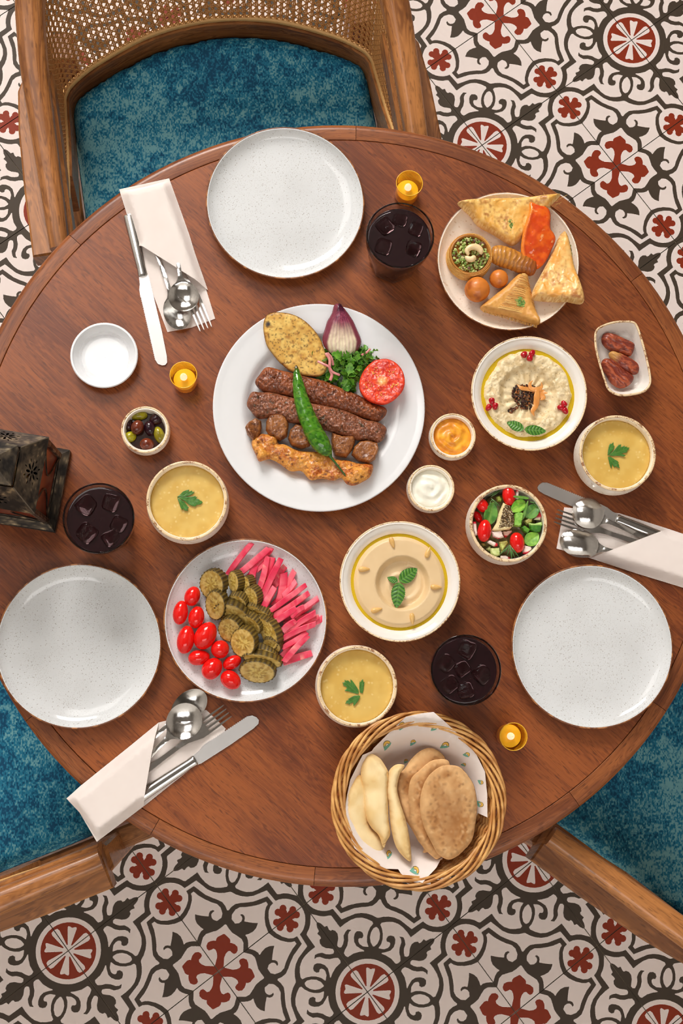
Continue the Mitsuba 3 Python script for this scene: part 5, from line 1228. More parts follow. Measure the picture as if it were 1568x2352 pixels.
# ------------------------------------------------------------------ soups
def flat_leaf(name, tr, z, outlines, label, group=None, cat_='herb'):
    """a sprig of leaflets, each an outline in view pixels, floating at height z"""
    k = thing(name, label, cat_, group)
    for i, pts in enumerate(outlines):
        ring = sharp_loop(tr.poly(pts, z+.0015), .0007)
        if not sg.LinearRing(ring).is_ccw: ring = ring[::-1]
        b = tr.poly(pts[:1], z+.0015)[0]; d = ring.mean(0)-b; d /= np.linalg.norm(d); s_ = np.array([-d[1], d[0]])
        zf = lambda q: z+.0010+.0005*i+.10*np.abs((q-b)@s_)*(1 if i % 2 else .4)+.0012*(nz(np.c_[q, 0*q[:, 0]], 160, i, 2)-.3)
        g = sheet(ring, .0009, zf, .0006, i); u, v = (g.q-b)@d, (g.q-b)@s_
        vein = np.exp(-(v/.0005)**2)*.5+.25*(.5+.5*np.sin((u-1.2*np.abs(v))*1500))*sst(.0004, .0015, np.abs(v))
        c = vmix(C(36, 86, 26), C(66, 122, 40), nz(g.v, 200, i+3, 2)); c = vmix(c, C(128, 164, 78), vein*.7)
        part(k, 'leaflet', g.col(c), 'm_leaf')
    return k
tS1, tS2, tS3 = Tr(0, 900, 2.8), Tr(1080, 720, 3.213), Tr(740, 1160, 2.904)
def soup(c, R, label, sd):
    lv = .0395; Ri = np.interp(lv, [.036, .049], [R-.0042, R-.0046])+.0001
    ring = np.stack([np.cos(np.linspace(0, 2*PI, 97)[:-1]), np.sin(np.linspace(0, 2*PI, 97)[:-1])], 1)*Ri
    g = sheet(ring, .0022, lambda q: lv+.0005*sst(Ri-.003, Ri, np.linalg.norm(q, axis=1))+.0003*(nz(np.c_[q, 0*q[:, 0]], 180, sd, 3)-.5), .004, sd)
    n = nz(g.v, 60, sd, 3); f = nz(g.v, 900, sd+1, 2); col = vmix(C(214, 180, 98), C(204, 166, 82), sst(.35, .65, n)); col = vmix(col, C(236, 212, 150), sst(.66, .78, f)*.7); col = vmix(col, C(190, 148, 60), sst(.94, 1, np.linalg.norm(g.v[:, :2], axis=1)/Ri)*.6)  # darker ring at the edge: shade of the bowl painted in
    obj('soup', g.col(col).mv(c[0], c[1], ZT+.0003), 'm_semi', label, 'soup', smooth=True)
    return ZT+.0003+lv
for (c, R), lab, sd in zip(SOUPS, ('yellow lentil soup in the left bowl', 'yellow lentil soup in the right bowl below the dates', 'yellow lentil soup in the bowl next to the bread basket'), (1, 2, 3)): zs = soup(c, R, lab, sd)
flat_leaf('parsley_sprig', Tr(380, 1100, 8.96), zs, [[(235, 370), (300, 320), (360, 260), (420, 235), (485, 220), (470, 260), (400, 320), (330, 365)], [(300, 370), (390, 330), (470, 265), (545, 240), (540, 262), (598, 268), (560, 310), (480, 345), (390, 370)],
          [(250, 385), (350, 375), (480, 370), (560, 365), (618, 350), (615, 372), (660, 370), (625, 405), (700, 425), (690, 440), (740, 455), (768, 490), (740, 500), (735, 520), (690, 530), (640, 540), (610, 570), (540, 555), (480, 525), (420, 470), (340, 430)],
          [(240, 390), (300, 420), (380, 470), (430, 530), (482, 600), (450, 620), (460, 665), (420, 650), (395, 655), (360, 610), (345, 645), (310, 590), (280, 490)]], 'green parsley sprig floating on the soup at the left')
flat_leaf('parsley_sprig', Tr(1360, 1000, 8.96), zs, [[(312, 405), (325, 300), (345, 200), (375, 165), (385, 180), (435, 140), (430, 200), (455, 220), (430, 290), (375, 370)],
          [(320, 410), (390, 365), (450, 300), (510, 230), (545, 190), (550, 200), (590, 185), (575, 250), (600, 240), (660, 210), (655, 240), (712, 230), (700, 250), (762, 255), (735, 300), (715, 315), (712, 350), (640, 365), (600, 375), (683, 420), (640, 438), (540, 420), (430, 425)],
          [(318, 445), (370, 440), (430, 480), (510, 530), (540, 570), (520, 580), (553, 615), (535, 625), (560, 680), (500, 655), (470, 630), (462, 665), (430, 635), (405, 590), (400, 640), (382, 675), (355, 610), (335, 520)]], 'green parsley sprig floating on the soup at the right')
flat_leaf('parsley_sprig', Tr(770, 1540, 11.2), zs, [[(600, 600), (540, 600), (440, 575), (340, 540), (240, 525), (265, 490), (300, 450), (270, 415), (190, 380), (215, 350), (175, 315), (240, 300), (238, 240), (290, 275), (300, 250), (360, 280), (390, 330), (385, 230), (430, 260), (490, 340), (550, 430), (600, 510)],
          [(625, 560), (615, 450), (618, 330), (630, 270), (655, 310), (665, 260), (705, 225), (722, 300), (745, 290), (735, 380), (720, 500), (700, 590)],
          [(640, 660), (590, 640), (500, 645), (420, 680), (320, 735), (350, 745), (270, 790), (285, 800), (250, 850), (340, 850), (345, 890), (380, 850), (460, 820), (465, 920), (510, 880), (580, 790), (620, 720)]], 'green parsley sprig floating on the soup by the bread basket')

# ------------------------------------------------------------------ small sauces
def dollop(name, label, c, R, cols, sd, mat):
    Ri = R-.0052; lv = .021
    ring = np.stack([np.cos(np.linspace(0, 2*PI, 81)[:-1]), np.sin(np.linspace(0, 2*PI, 81)[:-1])], 1)*Ri
    def zf(q):
        r = np.linalg.norm(q, axis=1)/Ri; a = np.arctan2(q[:, 1], q[:, 0])
        wn = nz(np.c_[q, 0*r], 60, sd+5, 2)-.5; sw = .0014*np.sin(r*(11+3*np.sin(a+sd))-a+sd+5*wn)*sst(1.0, .75, r)*(1-.3*r)
        return lv+.006*(1-r**2)+sw+.0030*(nz(np.c_[q, 0*r], 90, sd, 2)-.5)*sst(1, .8, r)
    g = sheet(ring, .0013, zf, .004, sd); n = nz(g.v, 120, sd, 3)
    obj(name, g.col(vmix(cols[0], cols[1], sst(.35, .65, n))).mv(c[0], c[1], ZT+.0003), mat, label, 'sauce', smooth=True)
dollop('sauce', 'thick orange sauce swirled in its small bowl', OR_C, OR_R, (C(236, 168, 40), C(214, 132, 26)), 3, 'm_wet')
dollop('sauce', 'thick white garlic sauce swirled in its small bowl', WS_C, WS_R, (C(238, 236, 222), C(230, 228, 212)), 8, 'm_semi')

# ------------------------------------------------------------------ hummus
tH = Tr(740, 1160, 2.904)
def ring_of(R, n=120):
    a = np.arange(n)*2*PI/n; return np.stack([R*np.cos(a), R*np.sin(a)], 1)
HZ = ZT+.0003
hm_R = .805*HM_R
def hum_z(q):
    """q relative to the bowl's centre"""
    r = np.linalg.norm(q, axis=1)/hm_R; a = np.arctan2(q[:, 1], q[:, 0])
    dip = q-np.array([.004, -.002]); rd = np.linalg.norm(dip, axis=1)/hm_R
    edge = sst(.995, .86, r)
    z = .0215+.0105*edge
    well = sst(.575, .455, rd); z = z-well*.0125
    # a swirl left by the spoon
    s = ((a-1.2) % (2*PI))/(2*PI); rs = .18+.26*s; z = z+well*.0020*np.exp(-((rd-rs)/.05)**2)
    return z+.0004*(nz(np.c_[q, 0*r], 70, 4, 2)-.5)
g = sheet(ring_of(hm_R*.955), .0016, lambda q: hum_z(q), .0025, 4); n = nz(g.v, 90, 4, 3)
obj('hummus', g.col(vmix(C(222, 194, 150), C(214, 184, 138), n)).mv(HM_C[0], HM_C[1], HZ), 'm_satin', 'smooth beige hummus with a round hollow in the wide bowl', 'hummus', smooth=True)
obj('olive_oil', fixed(lathe([(.70*HM_R, .0200), (.76*HM_R, .0200), (.815*HM_R, .0246), (.812*HM_R, .0250), (.70*HM_R, .0250)], 96, shut=True)).mv(HM_C[0], HM_C[1], HZ), 'm_oil', 'ring of golden oil round the smooth hummus', 'olive oil', smooth=30)
for x, y, d, w in ((466, 250, 72, 'at the top of the hummus'), (705, 315, 110, 'at the upper right of the hummus'), (278, 428, -2, 'at the left of the hummus'), (760, 548, 2, 'at the right of the hummus'), (362, 700, -14, 'at the lower left of the hummus'), (600, 760, 85, 'at the bottom of the hummus')):
    z = HZ+.031
    for _ in range(3): p = tH(x, y, z); z = HZ+float(hum_z(np.array([p[:2]-HM_C]))[0])+.0018
    k = mm(1, z)/tH.k
    gg = egg(40*k, 16*k, 14*k, 0, .45, 3); gg.col(vmix(C(226, 186, 116), C(206, 158, 86), nz(gg.v, 300, int(x), 2))).rz(math.radians(-d if d != 110 else 70)).mv(p[0], p[1], z)
    obj('pine_nut', gg, 'm_semi', 'toasted pine nut '+w, 'pine nut', smooth=True)
def mint_leaf(tr, x0, y0, x1, y1, w, zfun, sd):
    """serrated crinkled leaf from base to tip"""
    z = zfun(tr(x0, y0, ZT+.03)[:2]); A, B = tr(x0, y0, z), tr(x1, y1, z); L = np.linalg.norm((B-A)[:2]); a = math.atan2(B[1]-A[1], B[0]-A[0])
    t = np.linspace(0, 1, 26); hw = w*L*np.sin(np.clip(t, 0, 1)**.8*PI)**.75; hw = hw*(1+.05*np.where(np.arange(26) % 2, 1, -1)*(t > .1)*(t < .95))
    ring = np.array([(tt*L, h) for tt, h in zip(t, hw)]+[(tt*L, -h) for tt, h in zip(t[::-1][1:-1], hw[::-1][1:-1])])[::-1]
    q, tri, d = fill(ring, L*.035, seed=sd)
    v_ = np.abs(q[:, 1]); vein = np.sin((q[:, 0]-.55*v_)/L*2*PI*6.5)
    zz = .18*v_-.9*v_**2/(w*L)*.25+.018*L*vein*np.clip(v_/(.15*w*L), 0, 1)*np.clip(d/(.1*L), 0, 1)-.10*q[:, 0]**2/L
    m = len(q); n = len(ring); j = np.arange(n); j2 = (j+1) % n
    v = np.vstack([np.c_[q, zz], np.c_[q, zz-.0006]]); side = np.stack([j, j2, j2+m, j+m], 1); side = np.vstack([side[:, [0, 1, 2]], side[:, [0, 2, 3]]])
    g = fixed(G(v, np.vstack([tri, tri[:, ::-1]+m, side])))
    c = vmix(C(44, 96, 24), C(92, 144, 50), sst(-.6, .9, vein)); c = vmix(c, C(110, 156, 84), np.exp(-(v_/(L*.02))**2)*.6); g.c = np.vstack([c, c])
    g.rz(a).mv(A[0], A[1], z)
    low = np.array([zfun(p) for p in g.v[::7, :2]]); g.v[:, 2] += max(0, (low-g.v[::7, 2]).max()*.9)+.0006
    return g
hz_at = lambda p: HZ+float(hum_z(np.array([np.asarray(p)-HM_C]))[0])
k = thing('mint_sprig', 'green mint sprig of three leaves in the hollow of the hummus', 'herb')
part(k, 'leaf', mint_leaf(tH, 512, 512, 632, 424, .30, hz_at, 1), 'm_leaf'); part(k, 'leaf', mint_leaf(tH, 508, 520, 490, 690, .27, hz_at, 2), 'm_leaf'); part(k, 'leaf', mint_leaf(tH, 502, 512, 432, 484, .30, lambda p: hz_at(p)+.0022, 3), 'm_leaf')

# ------------------------------------------------------------------ rough aubergine dip
tU = Tr(1080, 760, 5.6)
mt_R = .800*MT_R
def mou_z(q):
    r = np.linalg.norm(q, axis=1)/mt_R; a = np.arctan2(q[:, 1], q[:, 0]); n = nz(np.c_[q, 0*r], 190, 9, 4)
    dp_ = q-np.array([-.001, .0005]); rd = np.linalg.norm(dp_, axis=1)/mt_R
    z = .0205+.0110*sst(1.0, .86, r+.10*(nz(np.c_[q, 0*r], 60, 2, 2)-.5))
    well = sst(.66, .50, rd+.08*(nz(np.c_[q, 0*r], 70, 3, 2)-.5))
    z = z-well*(.0105-.0035*rd)+well*.0011*np.cos(a*17)*sst(.05, .3, rd)
    return z+(n-.5)*.0052*(1-well*.75)*sst(1.02, .9, r)
g = sheet(ring_of(mt_R*.97), .0011, mou_z, .0025, 5); n, n2, n3 = nz(g.v, 140, 5, 3), nz(g.v, 640, 6, 2), nz(g.v, 1300, 7, 1)
col = vmix(C(226, 208, 168), C(208, 184, 138), sst(.4, .65, n)); col = vmix(col, C(120, 96, 62), sst(.70, .82, n2)*.6); col = vmix(col, C(46, 36, 26), sst(.90, .96, n3)*.7)
obj('aubergine_dip', g.col(col).mv(MT_C[0], MT_C[1], HZ), 'm_satin', 'coarse pale aubergine dip with a hollow in the wide bowl', 'dip', smooth=True)
obj('olive_oil', fixed(lathe([(.70*MT_R, .0200), (.765*MT_R, .0205), (.815*MT_R, .0246), (.812*MT_R, .0252), (.70*MT_R, .0252)], 96, shut=True)).mv(MT_C[0], MT_C[1], HZ), 'm_oil', 'ring of golden oil round the coarse aubergine dip', 'olive oil', smooth=30)
mz_at = lambda p: HZ+float(mou_z(np.array([np.asarray(p)-MT_C]))[0])
def on(tr, x, y, zf, up):
    z = ZT+.03
    for _ in range(4): p = tr(x, y, z); z = zf(p[:2])+up
    return np.array([p[0], p[1], z])
for gx, ptsl in (('top', [(692, 302), (795, 285), (765, 345)]), ('left', [(275, 905), (232, 988), (318, 970)]), ('right', [(1202, 938), (1160, 985), (1220, 1030)])):
    for i, (x, y) in enumerate(ptsl):
        p = on(tU, x, y, mz_at, .003); r = np.random.default_rng(int(x)); k = mm(1, p[2])/tU.k
        gg = ico(2); e = 2.6; gg.v = gg.v/((np.abs(gg.v)**e).sum(1)**(1/e))[:, None]*np.array([47, 38, 36])*k; gg.v[:, 1:] *= (1-.25*gg.v[:, :1]/(47*k)); gg.rx(r.uniform(-.4, .4)).rz(r.uniform(0, 6)).mv(*p)
        obj('pomegranate_seed', gg.col(vmix(C(190, 14, 30), C(140, 6, 20), nz(gg.v, 300, i, 2))), 'm_gloss', ('outer', 'upper', 'lower')[i]+' red pomegranate seed of the three at the '+gx+' of the coarse dip', 'pomegranate seed', 'pomegranate seeds on the dip', smooth=True)
for x0, y0, x1, y1, w, s, lab in ((680, 1272, 468, 1175, .27, 5, 'smaller green mint leaf, left one on the coarse dip'), (690, 1275, 972, 1295, .23, 6, 'larger green mint leaf, right one on the coarse dip')):
    obj('mint_leaf', mint_leaf(tU, x0, y0, x1, y1, w, mz_at, s), 'm_leaf', lab, 'herb')
def cluster(name, label, cat_, tr, pts, size, zf, up, cols, seed, mat, kind='stuff', layers=1.0):
    """a heap of small crumbs inside an outline"""
    ring = np.array([tr(x, y, ZT+.028)[:2] for x, y in pts]); pg = sg.Polygon(ring); r = np.random.default_rng(seed); x0, y0, x1, y1 = pg.bounds; gs = []
    n = int(pg.area/(size*size)*2.2*layers); c = ring.mean(0); ext = pg.area**.5*.5
    while len(gs) < n:
        p = r.uniform((x0, y0), (x1, y1))
        if not pg.contains(sg.Point(p)): continue
        g_ = ico(1); g_.v *= size*.5*r.uniform(.6, 1.25, 3)*(1+.25*r.uniform(-1, 1, (len(g_.v), 1))); e = max(0, 1-np.linalg.norm(p-c)/ext)
        g_.mv(p[0], p[1], zf(p)+up*r.uniform(.2, 1)*(.35+e)); gs.append(g_.col(cols[r.integers(len(cols))]*r.uniform(.75, 1.2)))
    return obj(name, cat(*gs), mat, label, cat_, kind=kind, smooth=False)
NUT = [C(62, 32, 18), C(96, 50, 24), C(44, 22, 14), C(140, 82, 36), C(70, 36, 22)]
cluster('chopped_nuts', 'heap of dark caramelised chopped nuts in the hollow of the coarse dip', 'nuts', tU, [(550, 720), (680, 680), (840, 700), (840, 860), (790, 1000), (680, 1000), (580, 910), (545, 840)], .0032, mz_at, .0085, NUT, 11, 'm_wet')
cluster('chopped_nuts', 'few dark chopped nuts fallen beside the heap on the coarse dip', 'nuts', tU, [(490, 1005), (560, 960), (625, 965), (610, 1020), (540, 1058), (500, 1050)], .0030, mz_at, .003, NUT, 12, 'm_wet')
for i, (ps, w, lab) in enumerate((([(600, 690), (660, 735), (740, 750), (830, 775)], [6, 42, 38, 26], 'orange fried onion strip pointing to the upper left'), ([(860, 760), (855, 850), (840, 960), (800, 1030), (820, 1095)], [40, 62, 50, 42, 6], 'longest orange fried onion strip, hanging down from the nut heap'), ([(800, 640), (765, 680), (780, 740), (860, 750), (915, 720), (912, 660)], [6, 30, 40, 44, 28, 6], 'curled pale orange onion strip at the top of the nut heap'), ([(850, 800), (900, 830), (940, 860), (900, 890)], [30, 64, 40, 8], 'orange fried onion strip at the right'), ([(890, 760), (930, 790), (990, 800)], [30, 50, 8], 'short orange fried onion strip at the far right'))):
    q = np.array([on(tU, x, y, mz_at, .0085+.0014*math.sin(j*2+i)) for j, (x, y) in enumerate(ps)]); n = 30
    gg = tube(catmull(q, n), np.maximum(.0003, np.interp(np.linspace(0, 1, n), np.linspace(0, 1, len(w)), w)*mm(1, ZT+.03)/tU.k*.72), 12, True, .28, (0, 0, 1)); gg.uv = None
    obj('fried_onion_strip', gg.col(vmix(C(206, 126, 52), C(226, 162, 92), nz(gg.v, 200, i, 2))), 'm_semi', lab, 'onion strip', 'fried onion strips on the coarse dip')
# ------------------------------------------------------------------ pastries on the cream plate
tW = Tr(980, 420, 3.92)
ZD = ZT+.0064+.0004
def pastry(name, label, cat_, pts, h, w, seed, colf, mat='m_satin', bump=.001, bk=150, step=.0015, hb=None, top=None, lift=None, pw=2.4, zb=None, parent=None, pname=None, sharp=False):
    z = (ZD if zb is None else zb)+h*.4
    if lift is None: lift = lambda q: coupe(q, DS_C, DS_R)*.8
    P_ = tW.poly(pts, z); ring = sharp_loop(P_, .0016) if sharp else loop(P_, .0016)
    g = blob(ring, z, h*.6, w, step, hb=h*.4 if hb is None else hb, pw=pw, bump=bump, bk=bk, seed=seed, top=top, lift=lift)
    g.v[:, 2] += np.where(g.t, .0007*(nz(np.c_[g.q, 0*g.d], 420, seed+9, 2)-.5)+.0010*sst(.52, .56, nz(np.c_[g.q*[1, .4], 0*g.d], 130, seed+4, 2)), 0)*np.clip(g.d/.003, 0, 1) if pname == 'crust' else 0; g.col(colf(g))
    if parent: return part(parent, pname, g, mat)
    return obj(name, g, mat, label, cat_)
def filo(seed, lo=C(222, 164, 74), hi=C(238, 196, 114), dk=C(164, 94, 28)):
    def f(g):
        a, b = nz(g.v, 75, seed, 3), nz(g.v, 300, seed+1, 2); c = vmix(lo, hi, sst(.35, .65, a)); c = vmix(c, dk, sst(.50, .70, a*.65+b*.35)*.85)
        e = sst(.005, .0, g.d); lay = .5+.5*np.sin(g.v[:, 2]*5200+3*nz(g.v, 90, seed+2, 2)); side = vmix(C(196, 142, 68), C(244, 220, 162), lay)
        return vmix(c, side, e*.9)
    return f
k = thing('filo_triangle', 'largest golden filo pastry triangle along the top of the dessert plate', 'pastry')
pastry(None, None, None, [(268, 205), (400, 178), (560, 160), (760, 155), (980, 150), (1172, 132), (1165, 165), (1100, 230), (1000, 330), (900, 450), (830, 530), (780, 565), (720, 545), (600, 470), (460, 390), (380, 300), (300, 250)], .026, .010, 1, filo(1), 'm_wet', .0016, 70, parent=k, pname='crust', pw=2.0)
q = np.random.default_rng(3)
fl = []
for i in range(26):
    a = tW(1060+q.uniform(0, 110), 140+q.uniform(-10, 80), ZD+.016); b = a+np.array([q.normal(.004, .005), q.normal(.002, .005), q.uniform(0, .003)]); g = tube(np.array([a, (a+b)/2+[0, 0, .001], b]), .00028, 5); g.uv = None; fl.append(g.col(C(232, 192, 116)))
part(k, 'flaky_edge', cat(*fl), 'm_satin', kind='stuff')
PIS = [C(96, 138, 50), C(150, 178, 84), C(62, 104, 34), C(186, 196, 120)]
def crumbs(name, label, pts, z, size, seed, cols=PIS, layers=1.0, up=.002):
    cluster(name, label, 'chopped nuts', tW, pts, size, lambda p: z, up, cols, seed, 'm_satin', layers=layers)
crumbs('pistachio_crumbs', 'green pistachio crumbs on the largest filo triangle', [(690, 345), (770, 290), (850, 340), (830, 400), (760, 460), (725, 400)], ZD+.0245, .0016, 4)
k = thing('filo_triangle', 'golden puffed filo triangle with green filling at the right of the dessert plate', 'pastry')
pastry(None, None, None, [(1215, 455), (1180, 500), (1140, 600), (1090, 700), (1040, 800), (970, 930), (938, 1020), (950, 1055), (1080, 1070), (1240, 1090), (1378, 1110), (1390, 1040), (1355, 920), (1320, 800), (1290, 650), (1265, 530), (1240, 470)], .030, .012, 6, filo(6, C(224, 156, 66), C(242, 206, 134), C(176, 96, 26)), 'm_wet', .0022, 60, parent=k, pname='crust')
cluster('pistachio_filling', 'green pistachio filling along the open side of the right filo triangle', 'chopped nuts', tW, [(1235, 450), (1270, 460), (1300, 560), (1300, 660), (1340, 850), (1320, 860), (1280, 700), (1260, 560)], .0026, lambda p: ZD+.014, .010, [C(70, 104, 30), C(110, 140, 46), C(48, 72, 22), C(150, 150, 60)], 7, 'm_satin', layers=1.6)
# shredded pastry triangle
def shreds(pts, dirp, h, n, seed, z0, r=.00042):
    """strands over a body, from one edge across to another"""
    out = []; q = np.random.default_rng(seed); A, B, C_, D = [np.array(tW(x, y, z0)) for x, y in dirp]
    for i in range(n):
        t = q.uniform(0, 1); u = t+q.normal(0, .02); p, s = A+(B-A)*t, D+(C_-D)*np.clip(u, 0, 1); m = 10; w = np.linspace(0, 1, m)[:, None]
        line = p+(s-p)*w; line[:, 2] += h*(1-np.abs(2*w[:, 0]-1)**3)+q.normal(0, .0003); line[:, :2] += q.normal(0, .0003, (m, 2))
        g = tube(line, r*q.uniform(.8, 1.3), 5); g.uv = None; out.append(g.col(vmix(C(186, 118, 42), C(240, 196, 116), q.uniform(0, 1))*q.uniform(.7, 1.1)))
    return cat(*out)
k = thing('shredded_pastry_triangle', 'golden shredded pastry triangle at the bottom of the dessert plate', 'pastry')
pastry(None, None, None, [(830, 825), (900, 850), (920, 960), (950, 1100), (1005, 1240), (985, 1300), (900, 1270), (720, 1210), (560, 1180), (480, 1140), (500, 1095), (600, 1020), (700, 940), (770, 870)], .026, .010, 8, lambda g: vmix(C(190, 126, 48), C(224, 170, 92), nz(g.v, 300, 3, 2)), bump=.0006, bk=300, parent=k, pname='body', pw=2.0)
zt = ZD+.0125
part(k, 'shreds', cat(shreds(None, [(835, 830), (485, 1120), (1000, 1235), (905, 860)], .0140, 240, 4, zt), shreds(None, [(485, 1120), (1000, 1235), (985, 1305), (500, 1160)], .0015, 130, 5, ZD+.0135)), 'm_satin', 'fine pastry shreds', kind='stuff')
crumbs('pistachio_crumbs', 'green pistachio crumbs on the shredded pastry triangle', [(785, 1060), (830, 1030), (880, 1080), (870, 1130), (810, 1120)], ZD+.0262, .0014, 9, [C(110, 160, 74), C(150, 190, 104), C(84, 132, 56)])
# shredded nest
def nest():
    k = thing('pastry_nest', 'round shredded pastry nest filled with chopped pistachio and cashews', 'pastry')
    h = .027; c = np.array(tW(395, 640, ZD+h)[:2]); R = 190/3.92*mm(1, ZD+h); Ro = R*1.10
    part(k, 'wall', fixed(lathe([(.0003, 0), (Ro*.96, 0), (Ro*1.02, .006), (Ro*.98, h-.003), (R*.98, h-.0005), (R*.93, h-.002), (R*.91, h-.008), (.0003, h-.008)], 64)).mv(c[0], c[1], ZD).col(C(176, 112, 42)), 'm_satin')
    q = np.random.default_rng(8); st = []
    for i in range(120):
        z = q.uniform(.001, h); r = np.interp(z, [0, .006, h-.003, h], [Ro*.97, Ro*1.025, Ro*.985, R*q.uniform(.94, 1.0)]); a0, da = q.uniform(0, 6.28), q.uniform(1.2, 3.2); aa = np.linspace(a0, a0+da, 26)
        sl = q.normal(0, .0018); g = tube(np.c_[c[0]+(r+q.normal(0, .0002))*np.cos(aa), c[1]+r*np.sin(aa), np.clip(ZD+z+sl*np.sin(aa*1.5), ZD+.0005, ZD+h+.001)], .00036*q.uniform(.8, 1.4), 5, caps=False); g.uv = None
        st.append(g.col(vmix(C(200, 138, 56), C(238, 192, 108), q.uniform(0, 1))))
    part(k, 'shreds', cat(*st), 'm_satin', 'fine pastry shreds', kind='stuff')
    aa = np.linspace(0, 2*PI, 30)[:-1]
    ring = [((c[0]+R*.90*math.cos(a)), (c[1]+R*.90*math.sin(a))) for a in aa]; pg = sg.Polygon(ring); gs = []
    cols = [C(152, 172, 84), C(186, 196, 112), C(110, 140, 56), C(206, 208, 140), C(120, 84, 70)]
    for i in range(330):
        a, r = q.uniform(0, 6.28), R*.89*math.sqrt(q.uniform(0, 1)); g = ico(1); g.v *= q.uniform(.0011, .0023)*q.uniform(.6, 1.2, 3); g.v *= 1+.3*q.uniform(-1, 1, (len(g.v), 1)); g.rx(q.uniform(0, 3)).rz(q.uniform(0, 3))
        g.mv(c[0]+r*math.cos(a), c[1]+r*math.sin(a), ZD+h-.006+q.uniform(0, .005)); gs.append(g.col(cols[min(4, int(q.integers(0, 46)/10))]))
    obj('chopped_pistachio', cat(*gs), 'm_satin', 'chopped green pistachio filling the pastry nest', 'chopped nuts', kind='stuff', smooth=False)
    def cashew(ps, w, lab, up):
        z = ZD+h+up; p = np.array([tW(x, y, z) for x, y in ps]); n = 26; t = np.linspace(-1, 1, n)
        g = tube(catmull(p, n), w/3.92*mm(1, z)*np.sqrt(np.clip(1-np.abs(t)**3.2, .02, 1))*(1+.12*t), 16, True); g.uv = None
        obj('cashew', g.col(vmix(C(240, 218, 174), C(226, 194, 138), nz(g.v, 150, 2, 2))), 'm_semi', lab, 'nut', smooth=True)
    cashew([(375, 655), (362, 610), (395, 580), (445, 578), (480, 605), (490, 645)], 30, 'upper curved cashew nut on the pistachio nest', .0055)
    cashew([(345, 660), (375, 685), (410, 685), (432, 655)], 28, 'lower curved cashew nut on the pistachio nest', .0050)
nest()
# ridged fried pastry
g = None
def ridged():
    path = np.array([tW(x, y, ZD+.015) for x, y in ((580, 640), (660, 655), (760, 690), (860, 735), (950, 770), (985, 780))]); n = 110; p = catmull(path, n); t = np.linspace(0, 1, n)
    r = 108/3.92*mm(1, ZD+.015)*np.clip(1-np.abs(2*t*.94-.88)**3.4, .03, 1)**.5*(1-.28*t); g = tube(p, r, 40, True, .9); g.uv = None
    nn = g.normals(); tt = np.r_[np.repeat(t, 40), [0, 1]]; ang = np.r_[np.tile(np.arange(40)*2*PI/40, n), [0, 0]]
    rip = np.sin(tt*80+ang*2.0+9*nz(g.v, 90, 3, 2)); g.v += nn*(rip*.00035+.0016*(nz(g.v, 260, 4, 2)-.5))[:, None]*(np.sin(tt*PI)**.4)[:, None]
    col = vmix(C(196, 134, 50), C(146, 72, 22), sst(.2, .9, tt+.2*(nz(g.v, 90, 5, 2)-.5))); col = vmix(col, C(110, 52, 16), sst(.2, -.9, rip)*.5)
    obj('ridged_pastry', g.col(col), 'm_wet', 'ridged brown fried pastry finger in the middle of the dessert plate', 'pastry', smooth=True)
ridged()
for x, y, r, w in ((452, 960, 118, 'larger round glossy brown fried dough ball on the dessert plate'), (648, 864, 88, 'smaller round glossy brown fried dough ball on the dessert plate')):
    R = r/3.92*mm(1, ZD+.02); g = ico(4); n = nz(g.v, 1.3, int(x), 3); g.v *= R; g.v *= (1+.10*(n-.5))[:, None]; g.v[:, 2] *= .95
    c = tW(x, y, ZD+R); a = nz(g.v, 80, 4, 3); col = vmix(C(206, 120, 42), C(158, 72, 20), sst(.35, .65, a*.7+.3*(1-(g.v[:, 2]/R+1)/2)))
    obj('dough_ball', g.col(col).mv(*c), 'm_wet', w, 'pastry', smooth=True)
# orange candied slice leaning on the big triangle
def candied():
    pts = [(930, 165), (1000, 190), (1080, 215), (1115, 270), (1115, 400), (1150, 450), (1165, 500), (1130, 590), (1080, 690), (1010, 750), (960, 715), (890, 690), (855, 600), (860, 480), (890, 350), (920, 250), (915, 190)]
    z = ZD+.028; ring = loop(tW.poly(pts, z), .0015); c = ring.mean(0)
    g = blob(ring, z, .0045, .006, .0015, hb=.0035, pw=2, bump=.0016, bk=80, seed=31, lift=lambda q: -.25*np.clip(np.linalg.norm(q-tW.poly([(1000, 330)], z)[0], axis=1)-.014, 0, 1)+0)
    e = sst(.006, .0, g.d)*sst(-.002, -.010, (g.q-c)[:, 0]); g.v[:, 2] += .0022*sst(.007, .003, g.d)*g.t*sst(0, -.010, (g.q-c)[:, 0])
    a = nz(g.v, 110, 32, 3); col = vmix(C(204, 66, 8), C(226, 98, 18), sst(.35, .65, a)); col = vmix(col, C(244, 160, 60), e*.7); col = vmix(col, C(246, 186, 120), sst(.72, .8, nz(g.v, 260, 33, 2))*.6)
    obj('candied_fruit', g.col(col), 'm_jelly', 'translucent orange candied fruit slice leaning on the largest filo triangle', 'candied fruit', smooth=True)
MAT['m_jelly'] = pr(VC, 0.08, 0.5, clearcoat=0.6)
candied()
